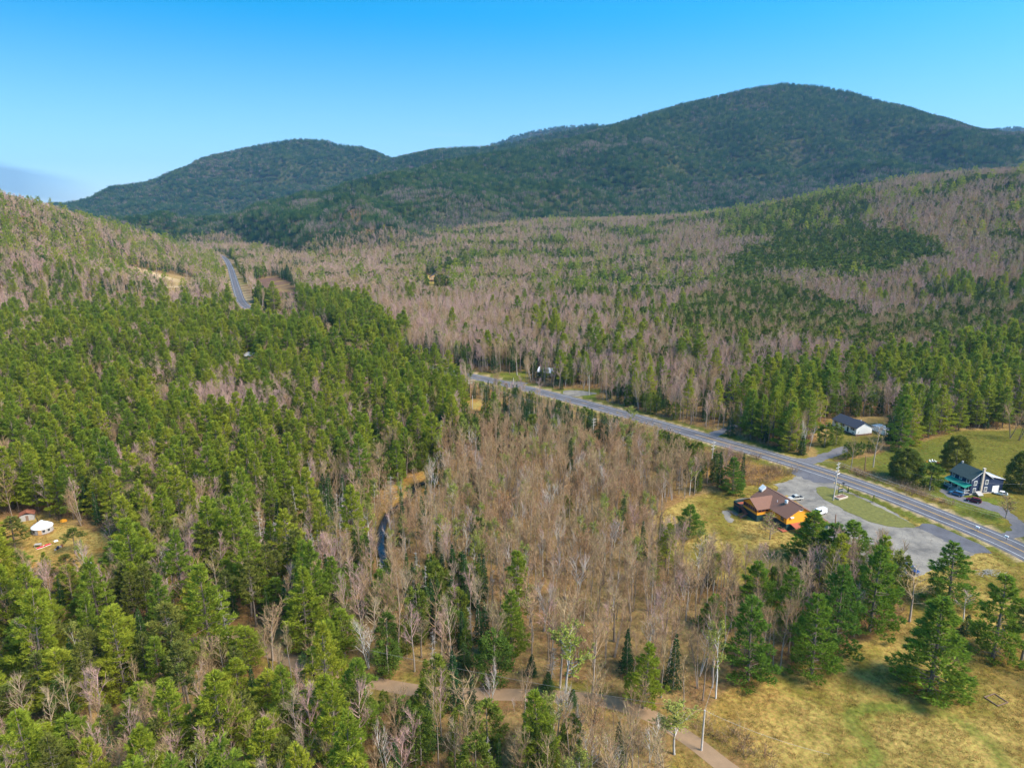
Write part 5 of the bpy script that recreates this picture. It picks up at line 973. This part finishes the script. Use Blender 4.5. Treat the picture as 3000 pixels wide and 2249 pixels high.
# ------------------------------------------------------------------ yurt clearing
t = thing('yurt', 'round white canvas yurt with conical roof in the grassy clearing', 'yurt', (-151.4, 202.0, 0), math.radians(20)); n = 28
ring = lambda r, z: [(r * math.cos(6.2832 * i / n), r * math.sin(6.2832 * i / n), z) for i in range(n)]
MB().loft([ring(3.1, -.2), ring(3.1, .2)]).build('platform', M['greywood'], t); MB().loft([ring(2.95, .2), ring(2.95, 1.9)]).build('wall', M['grey'], t)
MB().loft([ring(3.1, 1.85), ring(3.05, 2.0), ring(1.6, 3.0), ring(.6, 3.6)]).build('roof', M['canvas'], t); MB().loft([ring(.62, 3.61), ring(.5, 3.8), ring(.2, 3.9)]).build('skylight', M['porcelain'], t)
MB().bar((-1.4, 1.4, 2.2), (-1.4, 1.4, 4.3), .11, 8).bar((-1.4, 1.4, 4.3), (-1.4, 1.4, 4.5), .18, 8).build('stove_pipe', M['black'], t)
B(-.5, .5, -3.04, -2.85, .2, 1.85).build('door', M['timber'], t)
for k in range(4): a = -2.2 + k * .5; B(-.35, .35, -.03, .03, .9, 1.6).build('window', M['glass'], t).matrix_local = Matrix.Rotation(a + 1.57, 4, 'Z') @ Matrix.Translation((0, -2.95, -.1)) if k != 1 else Matrix.Rotation(a - .9, 4, 'Z') @ Matrix.Translation((0, -2.95, -.1))
x, y = G(82, 1520); t = thing('plank_shed', 'weathered grey shed with rusty roof behind the white yurt', 'shed', (x, y, 0), math.radians(30)); B(-2, 2, -1.5, 1.5, -.1, 2.1).build('wall', M['grey'], t)
for r in gable_roof(4, 3, 2.1, 3.0, .3, .1, -2, -1.5): r.build('roof', M['cabinred'], t)
B(-.4, .4, -1.56, -1.505, 0, 1.8).build('door', M['greywood'], t)
def boat(px0, py0, px1, py1, mh, label, grp):
    a = Vector((*G(px0, py0), 0)); b = Vector((*G(px1, py1), 0)); l = (b - a).length; mid = (a + b) / 2; t = thing('overturned_boat', label, 'boat', mid, math.atan2(b.y - a.y, b.x - a.x), grp)
    R_ = []
    for q in np.linspace(-1, 1, 9):
        w = .55 * (1 - abs(q) ** 2.6) + .03; h = .42 * (1 - .35 * abs(q) ** 3); R_.append([(q * l / 2, -w, .08), (q * l / 2, -w * .85, h * .6), (q * l / 2, 0, h), (q * l / 2, w * .85, h * .6), (q * l / 2, w, .08)])
    MB().loft(R_).build('hull', M[mh], t, True); MB().bar((-l / 2, -.56, .1), (l / 2, -.56, .1), .05).bar((-l / 2, .56, .1), (l / 2, .56, .1), .05).build('gunwale', M['siding'], t)
boat(106, 1608, 129, 1601, 'red', 'red overturned boat, the one further from the stack of junk, below the yurt', 'red boats below the yurt'); boat(129, 1600, 149, 1593, 'red', 'red overturned boat, the one nearer the stack of junk, below the yurt', 'red boats below the yurt'); boat(157, 1587, 170, 1583, 'siding', 'white overturned boat beside the pines below the yurt', 'red boats below the yurt')
x, y = G(112, 1601); t = thing('work_table', 'pale wooden table standing just above the red boats', 'table', (x, y, 0), math.radians(12)); B(-.9, .9, -.5, .5, .85, .95).build('tabletop', M['grey'], t)
for a in (-.8, .8):
    for b in (-.4, .4): B(a - .05, a + .05, b - .05, b + .05, 0, .85).build('leg', M['grey'], t)
x, y = G(171, 1607); t = thing('junk_pile', 'heap of dark boxes and scrap at the edge of the yurt clearing', 'junk pile', (x, y, 0), .5)
for k in range(6): B(-.9 + k * .3, -.4 + k * .3, -1 + .35 * k, -.2 + .3 * k, 0, .3 + .25 * (k % 3)).build('box', M[['grey', 'black', 'navy', 'greywood', 'grey', 'cabinred'][k]], t)
x, y = G(186, 1526); t = thing('orange_tarp_pile', 'small orange tarp heap under the trees behind the yurt', 'tarp', (x, y, 0)); MB().loft([[(r * math.cos(a_) * 1.2, r * math.sin(a_), zq) for a_ in np.arange(0, 6.28, .7)] for r, zq in ((1.0, 0), (.8, .5), (.3, .8))]).build('tarp_sheet', M['orange'], t)
x, y = G(272, 1668); t = thing('white_post', 'short white post in the grass right of the yurt clearing', 'post', (x, y, 0)); MB().bar((0, 0, 0), (.1, 0, 2.2), .12, 8).build('shaft', M['siding'], t); B(-.3, .3, -.1, .1, 2.15, 2.3).build('cap', M['siding'], t)

# ------------------------------------------------------------------ vehicles
def paint(name, c): return principled(name, c, .25, spec=.6, amount=.05)
def vehicle(name, label, cat, px, py, head, kind, m, grp=None):
    x, y = G(px, py); t = thing(name, label, cat, (x, y, .03), math.atan2(head[1], head[0]), grp)
    L_, Wd, z0 = dict(suv=(4.7, 1.86, .32), pickup=(5.7, 1.95, .42), van=(5.6, 2.0, .32), car=(4.3, 1.76, .25))[kind]
    top = dict(suv=[(-2.35, .55, .95), (-2.25, .42, 1.02), (-1.2, .36, 1.05), (0, .34, 1.05), (1.05, .34, 1.02), (1.9, .36, .95), (2.25, .42, .82), (2.35, .52, .72)],
               pickup=[(-2.85, .6, 1.02), (-2.75, .5, 1.08), (-1.0, .45, 1.08), (-.9, .45, 1.12), (1.0, .42, 1.12), (2.2, .44, 1.08), (2.7, .5, .98), (2.85, .6, .85)],
               van=[(-2.8, .5, 1.15), (-2.7, .4, 1.2), (0, .36, 1.2), (1.6, .36, 1.2), (2.3, .38, 1.12), (2.7, .45, .98), (2.8, .55, .85)],
               car=[(-2.15, .5, .85), (-2.05, .36, .92), (-.9, .3, .94), (.9, .3, .92), (1.8, .34, .8), (2.15, .45, .65)])[kind]
    rings = []
    for i, (u, a, b) in enumerate(top):
        w = Wd / 2 * (.9 if i in (0, len(top) - 1) else 1.0); rings.append([(u, -w * .94, a), (u, -w, (a + b) / 2), (u, -w * .93, b), (u, w * .93, b), (u, w, (a + b) / 2), (u, w * .94, a)])
    MB().loft(rings).build('body', m, t)
    w = Wd / 2
    cab = dict(suv=[(-2.2, 1.02), (-1.95, 1.68), (.35, 1.7), (1.1, 1.02)], pickup=[(-.95, 1.1), (-.75, 1.82), (.55, 1.84), (1.25, 1.1)], van=[(-2.72, 1.18), (-2.6, 2.02), (1.2, 2.05), (2.2, 1.15)], car=[(-1.9, .92), (-1.1, 1.4), (.2, 1.42), (1.0, .92)])[kind]
    def cabin(mat, nm, grow, z1=0, z2=0):
        (xa, za), (xb, zb), (xc, zc), (xd, zd) = cab
        lo = [(xa - grow, -w * .92 - grow, za + z1), (xd + grow, -w * .92 - grow, zd + z1), (xd + grow, w * .92 + grow, zd + z1), (xa - grow, w * .92 + grow, za + z1)]
        hi = [(xb, -w * .76 - grow, zb + z2), (xc, -w * .76 - grow, zc + z2), (xc, w * .76 + grow, zc + z2), (xb, w * .76 + grow, zb + z2)]
        return MB().loft([lo, hi]).build(nm, mat, t)
    cabin(M['glass'], 'glasshouse', 0)
    (xa, za), (xb, zb), (xc, zc), (xd, zd) = cab
    B(xb - .02, xc + .02, -w * .78, w * .78, zb - .06, zb + .05).build('roof', m, t)
    for xx, zz, tx, tz in ((xa, za, xb, zb), (xd, zd, xc, zc)):
        for sy in (-1, 1): MB().bar((xx, sy * w * .925, zz), (tx, sy * w * .77, tz), .05, 4).build('pillar', m, t)
    xm = (xa + xd) / 2
    for sy in (-1, 1): MB().bar((xm, sy * w * .925, (za + zd) / 2), (xm, sy * w * .775, zb), .05, 4).build('pillar', m, t)
    if kind == 'van':
        for sy in (-1, 1): B(-2.55, -.2, sy * w * .86 - .05, sy * w * .86 + .05, 1.2, 2.0).build('side_panel', m, t)
    if kind == 'pickup': B(-2.7, -1.05, -w * .8, w * .8, 1.075, 1.10).build('cargo_bed', M['black'], t)
    for u in (-L_ * .3, L_ * .3):
        for sy in (-1, 1):
            r = .36 if kind != 'car' else .31; wh = MB().bar((u, sy * (w - .2), r), (u, sy * (w + .02), r), r, 16).build('wheel', M['black'], t); MB().bar((u, sy * (w + .021), r), (u, sy * (w + .035), r), r * .6, 12).build('rim', M['steel'], wh)
    zt = top[-1][2]
    for sy in (-1, 1): B(L_ / 2 - .12, L_ / 2 + .005, sy * w * .66 - .16, sy * w * .66 + .16, zt - .16, zt - .02).build('headlight', M['porcelain'], t); B(-L_ / 2 - .005, -L_ / 2 + .1, sy * w * .72 - .12, sy * w * .72 + .12, top[0][2] - .25, top[0][2] - .02).build('tail_light', M['red'], t)
    return t
vehicle('pickup_truck', 'silver-grey pickup truck parked on the lot behind the restaurant roof', 'pickup truck', 2330, 1464, (-.97, -.22), 'pickup', paint('silver_paint', (.46, .44, .39)))
vehicle('white_van', 'white van parked on the lot beside the restaurant', 'van', 2400, 1506, (-.9, -.45), 'van', paint('white_van_paint', (.80, .80, .82)))
vehicle('parked_car', 'blue SUV parked by the porch steps of the navy farmhouse', 'car', 2801, 1450, (-.6, .8), 'suv', paint('blue_paint', (.04, .15, .27)), 'cars at the farmhouse')
vehicle('parked_car', 'dark red SUV parked on the drive beyond the blue one', 'car', 2852, 1470, (-.76, .65), 'suv', paint('dark_red_paint', (.10, .006, .025)), 'cars at the farmhouse')
vehicle('parked_car', 'white car on the grass at the garage corner of the navy farmhouse', 'car', 2931, 1449, (-.75, .5), 'car', paint('white_paint_body', (.78, .77, .75)), 'cars at the farmhouse')
vehicle('parked_car', 'dark blue car at the lot edge, half hidden by the pine', 'car', 2638, 1676, (.35, -.9), 'suv', paint('dark_blue_paint', (.012, .03, .10)), 'cars at the lot edge')
vehicle('parked_car', 'dark blue car at the lot edge behind the yellow shrub', 'car', 2668, 1673, (.35, -.9), 'suv', paint('navy_paint', (.02, .035, .12)), 'cars at the lot edge')
vehicle('parked_car', 'pale blue car mostly hidden behind the pines at the lot edge', 'car', 2558, 1662, (.2, -.9), 'car', paint('pale_blue_paint', (.35, .42, .5)), 'cars at the lot edge')
# excavator at the sand pit
x, y, z = GT(540, 836); t = thing('excavator', 'small yellow excavator working at the far sand pit', 'excavator', (x, y, z), .4)
for sy in (-1, 1): MB().prism([(-2, .1), (-1.7, 0), (1.7, 0), (2, .1), (2, .7), (1.7, .85), (-1.7, .85), (-2, .7)], sy * 1.3 - .3, sy * 1.3 + .3).build('track', M['black'], t)
B(-2, 1.4, -1.3, 1.3, .95, 2.0).build('body', M['yellow'], t); B(.2, 1.5, .1, 1.2, 2.0, 3.0).build('cab', M['glass'], t)
MB().bar((1.4, -.4, 1.6), (4.6, -.4, 4.4), .28, 6).build('boom', M['yellow'], t); MB().bar((4.6, -.4, 4.4), (6.0, -.4, 1.6), .2, 6).build('stick', M['yellow'], t); B(5.6, 6.6, -.9, .1, .7, 1.6).build('bucket', M['black'], t)

# ------------------------------------------------------------------ utility poles and wires
def pole(bx, by, tx, ty, arms, m, label, hmax=13.5, tr=False, grp='utility poles along the highway', base=None):
    x, y, z = GT(bx, by) if base is None else base
    zs = np.linspace(2, 18, 600); ppx, ppy = proj(x, np.full(600, y), z + zs); h = min(float(zs[int(np.argmin(np.abs(ppy - ty)))]), hmax); ppx, _ = proj(x, y, z + h)
    lean = float(np.clip((tx - ppx) * math.hypot(y, 80) / 2000 / h, -.05, .05)); t = thing('utility_pole', label, 'utility pole', (x, y, z - .2), math.radians(-25), grp); t.rotation_euler = (0, lean, 0)
    MB().bar((0, 0, 0), (0, 0, h), .22, 10, .15).build('shaft', M[m], t); dv = Vector((.80, .60, 0)); tips = []
    for k in range(arms):
        zz = h - .7 - k * 1.35; a = MB(); p = dv * 1.25; a.bar((-p.x, -p.y, zz), (p.x, p.y, zz), .075, 4).bar((p.x * .7, p.y * .7, zz), (0, 0, zz - .6), .03, 4).bar((-p.x * .7, -p.y * .7, zz), (0, 0, zz - .6), .03, 4); cr_ = a.build('crossarm', M['pole'], t)
        for q in (-1.2, -.55, .55, 1.2): MB().bar((dv.x * q, dv.y * q, zz + .06), (dv.x * q, dv.y * q, zz + .34), .07, 6, .04).build('insulator', M['porcelain'], cr_)
        if k == 0: tips = [Vector((x, y, z - .2)) + Vector((dv.x * q + lean * zz, dv.y * q, zz + .34)) for q in (-1.2, .55, 1.2)]
    if not arms: tips = [Vector((x + lean * h, y, z + h - .3))]
    if tr: MB().bar((-.42, .1, h * .55), (-.42, .1, h * .55 + 1.0), .26, 12).build('transformer', M['grey'], t); MB().bar((-.1, .3, h * .66), (1.4, .9, h * .7), .05, 6).build('lamp_arm', M['steel'], t)
    return tips
pA = pole(2441, 1466, 2458, 1352, 3, 'pole', 'tall grey utility pole with three crossarms and transformer on the grass island', 15.5, True)
pB = pole(2084, 1360, 2092, 1290, 3, 'pole', 'grey utility pole with crossarms on the verge above the bright green pine')
pC = pole(1737, 1284, 1740, 1223, 3, 'pole', 'grey utility pole with crossarms rising from the bare thicket by the highway')
pD = pole(1378, 1197, 1377, 1106, 2, 'polebrown', 'tall red-brown utility pole in the cleared strip beside the stump pole', 16)
pole(1384, 1199, 1384, 1157, 0, 'pole', 'short grey pole stump beside the tall red-brown pole', 9)
pE = pole(1187, 1098, 1185, 1043, 3, 'pole', 'pale utility pole with crossarms where the highway vanishes behind pines')
pole(1493, 1097, 1493, 1061, 0, 'polebrown', 'bare brown pole above the small roadside lawn'); pole(1504, 1135, 1504, 1106, 0, 'pole', 'thin pale pole beside the highway below the roadside lawn', 8)
pole(1726, 1158, 1726, 1098, 0, 'pole', 'grey pole behind the gravel turnout'); pole(1317, 1072, 1317, 1032, 0, 'polebrown', 'brown pole among dark spruces across the highway')
pF = pole(2533, 1381, 2537, 1334, 0, 'polebrown', 'yellow-brown pole among the bare trees below the white ranch house', 11); pole(2447, 1534, 2448, 1505, 0, 'polebrown', 'short dark pole standing in the parking lot', 7)
pH = pole(2054, 2205, 2065, 2076, 0, 'pole', 'pale grey utility pole at the edge of the dirt road', 12.5)
pole(698, 794, 694, 770, 0, 'pole', 'far pole on the grass bank where the distant highway curves', 12); pole(583, 812, 582, 786, 2, 'pole', 'far pole with crossarm among pines left of the distant highway', 14)
def wire(a, b, label, sag=1.2):
    p = [a.lerp(b, k / 14) - Vector((0, 0, sag * 4 * (k / 14) * (1 - k / 14))) for k in range(15)]; m = MB()
    for k in range(14): m.bar(p[k], p[k + 1], .022, 3)
    o = m.build('power_line', M['grey'] if True else None); tag(o, label, 'power line', 'wires between the utility poles')
out0 = [v + Vector((32, -48, 0)) for v in pA]
for seq, nm_ in (((out0, pA), 'from the grass island pole towards the lot exit'), ((pA, pB), 'between the grass island pole and the verge pole'), ((pB, pC), 'between the verge pole and the thicket pole'), ((pC, pD), 'between the thicket pole and the red-brown pole'), ((pD, pE), 'between the red-brown pole and the highway bend pole')):
    for k in range(3): wire(seq[0][k], seq[1][k], '%s wire strung %s' % (('innermost', 'middle', 'outermost')[k], nm_))
wire(pH[0], Vector((*G(1060, 1990), 8)), 'service wire along the dirt road through the bare trees', .8); wire(pH[0], Vector((*G(2420, 2290), 6)), 'service wire crossing the field corner from the dirt road pole', .8); wire(pH[0], Vector((*G(2130, 1960), 12)), 'service wire climbing from dirt road pole towards the field-edge birch', .4)
wire(pF[0], Vector((*G(2725, 1440), 5)), 'service wire from yellow-brown pole towards the farmhouse cedars', .6); wire(Vector((*G(2725, 1440), 5)), Vector((*G(3060, 1470), 7)), 'service wire passing in front of the navy farmhouse', .8)
x, y = G(2723, 1436); t = thing('fence_post', 'short white post below the farmhouse cedars', 'post', (x, y, 0)); MB().bar((0, 0, 0), (0, 0, 1.6), .1, 8).build('shaft', M['siding'], t); MB().bar((0, 0, 1.6), (0, 0, 1.75), .14, 8).build('cap', M['siding'], t)

# ------------------------------------------------------------------ sign, planter, mailboxes, markers, lawn chairs
x, y = G(2460, 1455); t = thing('roadside_sign', 'black roadside sign board on two posts above the island planter', 'sign', (x, y, .1), math.radians(27))
for u in (-1.1, 1.1): MB().bar((u, 0, 0), (u, 0, 5.2), .09, 8).build('post', M['black'], t)
B(-1.05, 1.05, -.1, .1, 1.7, 3.2).build('board', M['dgreen'], t); B(-1.2, 1.2, -.14, .14, 3.22, 3.36).build('cap_rail', M['timber'], t); B(-1.0, 1.0, -.14, -.101, 2.35, 2.55).build('panel_strip', M['grey'], t); MB().bar((-1.1, 0, 5.0), (1.1, 0, 5.0), .05, 6).build('lamp_arm', M['black'], t); B(.6, 1.3, -.5, .1, 5.05, 5.25).build('floodlight', M['black'], t)
x, y = G(2462, 1458); t = thing('stone_planter', 'low stone planter box under the roadside sign', 'planter', (x, y, .1), math.radians(27)); pl_ = MB()
for a in ((-2.4, 2.4, -1.3, -1.05), (-2.4, 2.4, 1.05, 1.3), (-2.4, -2.15, -1.05, 1.05), (2.15, 2.4, -1.05, 1.05)): B(*a, -.1, .55).build('side', M['beige'], t)
B(-2.14, 2.14, -1.04, 1.04, 0, .42).build('soil', M['brick'], t)
for (px, py, lb, hh) in ((2862, 1556, 'white mailbox on a post at the highway edge below the farmhouse lawn', 1.3), (2947, 1584, 'white mailbox on a post beside the farmhouse drive entrance', 1.4)):
    x, y = G(px, py); t = thing('mailbox', lb, 'mailbox', (x, y, 0), .6, 'mailboxes by the highway'); MB().bar((0, 0, 0), (0, 0, hh), .06, 6).build('post', M['greywood'], t)
    MB().prism([(-.25, hh), (.25, hh), (.25, hh + .3), (.15, hh + .45), (-.15, hh + .45), (-.25, hh + .3)], -.5, .5).build('box', M['white'], t); B(.26, .29, -.1, .0, hh + .3, hh + .5).build('flag', M['red'], t)
for k, (px, py) in enumerate([(1878, 1237), (1897, 1243), (1918, 1247), (1936, 1254), (1957, 1261), (1964, 1261), (1972, 1267), (1992, 1275)]):
    x, y = G(px, py); t = thing('road_marker', 'dark road marker post, %s from the bright green budding tree along the verge' % ['first', 'second', 'third', 'fourth', 'fifth', 'sixth', 'seventh', 'eighth'][k], 'marker post', (x, y, 0), 0, 'marker posts along the verge'); B(-.08, .08, -.08, .08, 0, 1.2).build('post', M['black'], t); B(-.1, .1, -.1, .1, 1.2, 1.32).build('cap', M['siding'], t)
for k, (px, py, m) in enumerate([(2717, 1357, 'orange'), (2726, 1354, 'siding'), (2734, 1353, 'canvas'), (2742, 1354, 'siding'), (2748, 1358, 'red')]):
    x, y = G(px, py); t = thing('lawn_chair', ['orange lawn chair at the end of the row between the cedars', 'white lawn chair next to the orange one', 'pale blue lawn chair in the middle of the row', 'white lawn chair next to the red one', 'red lawn chair at the end of the row by the big cedar'][k], 'lawn chair', (x, y, 0), .3 * k, 'lawn chairs between the cedars')
    B(-.35, .35, -.35, .35, .38, .46).build('seat', M[m], t); MB().slab((-.35, .3, .46), (.35, .3, .46), (.35, .6, 1.1), (-.35, .6, 1.1), .06).build('backrest', M[m], t)
    for a in (-.3, .3):
        for b in (-.3, .3): B(a - .04, a + .04, b - .04, b + .04, 0, .38).build('leg', M[m], t)
x, y = G(2867, 1452); t = thing('lean_shelter', 'small grey tilted shelter on the lawn between farmhouse and red SUV', 'shelter', (x, y, 0), .2); MB().slab((-1.0, -1.0, .5), (1.1, -1.0, .5), (1.1, .8, 1.5), (-1.0, .8, 1.5), .08).build('cover', M['grey'], t)
for a, b, h_ in ((-.9, -.9, .45), (1, -.9, .45), (-.9, .7, 1.4), (1, .7, 1.4)): MB().bar((a, b, 0), (a, b, h_), .05).build('leg', M['grey'], t)
x, y = G(2918, 2050); t = thing('timber_frame', 'low square frame of old timbers lying in the dry field', 'timber frame', (x, y, .05), .35)
for a in ((-1.6, 1.6, -1.5, -1.35), (-1.6, 1.6, 1.35, 1.5), (-1.6, -1.45, -1.35, 1.35), (1.45, 1.6, -1.35, 1.35)): B(*a, 0, .16).build('timber', M['greywood'], t)
x, y = G(2895, 1680); t = thing('brush_heap', 'grey heap of cut branches on the grass near the highway', 'brush pile', (x, y, 0)); rg_ = random.Random(4)
m = MB()
for k in range(60): a = rg_.uniform(0, 6.28); c = Vector((rg_.gauss(0, 1.6), rg_.gauss(0, .9), rg_.uniform(.1, .7))); d = Vector((math.cos(a), math.sin(a), rg_.uniform(-.2, .3))) * rg_.uniform(.5, 1.2); m.bar(c - d, c + d, .05, 3, .02)
o = m.build('branch', M['grey'], t); o['kind'] = 'stuff'

# ------------------------------------------------------------------ naming every tree by what stands near it
_U = ['first', 'second', 'third', 'fourth', 'fifth', 'sixth', 'seventh', 'eighth', 'ninth', 'tenth', 'eleventh', 'twelfth', 'thirteenth', 'fourteenth', 'fifteenth', 'sixteenth', 'seventeenth', 'eighteenth', 'nineteenth', 'twentieth']
ORD = ['nearest'] + [u + ' nearest' for u in _U[1:]] + [t_ + '-' + u + ' nearest' for t_ in ('twenty', 'thirty', 'forty', 'fifty', 'sixty') for u in _U[:9]]
FIX = [('the orange restaurant', 2260, 1500), ('the white yurt', 113, 1553), ('the navy farmhouse', 2850, 1410), ('the white ranch house', 2490, 1245), ('the red-brown cabin', 2133, 1170), ('the grass island pole', 2450, 1410), ('the verge pole', 2088, 1325), ('the thicket pole', 1738, 1255), ('the red-brown pole', 1378, 1150), ('the dirt road pole', 2060, 2140), ('the bend of the dirt road', 1900, 2090), ('the mailboxes', 2900, 1565), ('the pale-roofed house', 1600, 1080), ('the hillside lodge', 1283, 805), ('the sand pit', 470, 810), ('the far highway stretch', 690, 820), ('the marsh', 820, 860), ('the lone mown loop', 2600, 2070), ('the stream bend', 1205, 1425), ('the highway bend pole', 1185, 1070)]
AC = {.1: 'a tenth', .2: 'a fifth', .3: 'three tenths', .4: 'two fifths', .5: 'halfway', .6: 'three fifths', .7: 'seven tenths', .8: 'four fifths', .9: 'nine tenths'}
GRIDP = [('%s across, %s down' % (AC[a], AC[b]), a * 3000, b * 2249) for a in AC for b in AC if b >= .3] + [('the left edge, %s down' % AC[b], 0, b * 2249) for b in AC if b >= .3] + [('the right edge, %s down' % AC[b], 3000, b * 2249) for b in AC if b >= .3] + [('the bottom edge, %s across' % AC[a], a * 3000, 2249) for a in AC] + [('the bottom left corner', 0, 2249), ('the bottom right corner', 3000, 2249)]
LOOK = dict(white_pine=('tall', 'mid-sized', 'short'), red_pine=('tall thin', 'thin', 'short thin'), spruce_tree=('tall dark', 'dark', 'small dark'), cedar_tree=('tall dense', 'dense', 'small dense'), bare_tree=('tall', 'mid-sized', 'short'), birch_tree=('tall', 'slim', 'short'), budding_tree=('tall', 'mid-sized', 'short'), dead_tree=('tall', 'mid-sized', 'short'))
NOUN = dict(white_pine='green pine', red_pine='olive pine', spruce_tree='spruce', cedar_tree='cedar', bare_tree='leafless tree', birch_tree='white-stemmed birch', budding_tree='yellow-green budding tree', dead_tree='grey dead tree')
by = {}
for e, kind, px, py, h in IND:
    d, nm_ = min((math.hypot(px - a, py - b), q) for q, a, b in FIX)
    if d > 190: d, nm_ = min((math.hypot(px - a, py - b), q) for q, a, b in GRIDP)
    by.setdefault((kind, nm_), []).append((d, e, h))
for (kind, nm_), rows in by.items():
    rows.sort(key=lambda q: q[0]); lo, hi = HT[groups[kind][0]]
    for k, (d, e, h) in enumerate(rows):
        f = (h - lo) / (hi - lo); look = LOOK[kind][0 if f > .66 else 1 if f > .33 else 2]
        e['group'] = FULL[groups[kind][0]] + ' of the valley woods'
        spot = nm_ + (' the picture' if ' across, ' in nm_ else ' of the picture' if ('edge' in nm_ or 'corner' in nm_) else '')
        e['label'] = '%s %s, %s to %s' % (look, NOUN[kind], ORD[min(k, len(ORD) - 1)], spot)
# ------------------------------------------------------------------ haze
hzm, t, out = newmat('valley_haze'); pv = t.nodes.new('ShaderNodeVolumePrincipled'); pv.inputs['Color'].default_value = (.24, .52, .92, 1); pv.inputs['Density'].default_value = 4.9e-5; pv.inputs['Anisotropy'].default_value = .2
t.links.new(pv.outputs[0], out.inputs['Volume'])
x0, x1, y0, y1, z0, z1 = -7000, 7000, -1000, 9000, -60, 735
hv = [(x, y, z) for z in (z0, z1) for y in (y0, y1) for x in (x0, x1)]
hme = mk('haze', hv, [(0, 2, 3, 1), (4, 5, 7, 6), (0, 1, 5, 4), (2, 6, 7, 3), (0, 4, 6, 2), (1, 3, 7, 5)], [hzm])
hz = bpy.data.objects.new('haze', hme); C.objects.link(hz); tag(hz, 'thin blue haze filling the valley and veiling the far mountains', 'haze', kind='stuff')
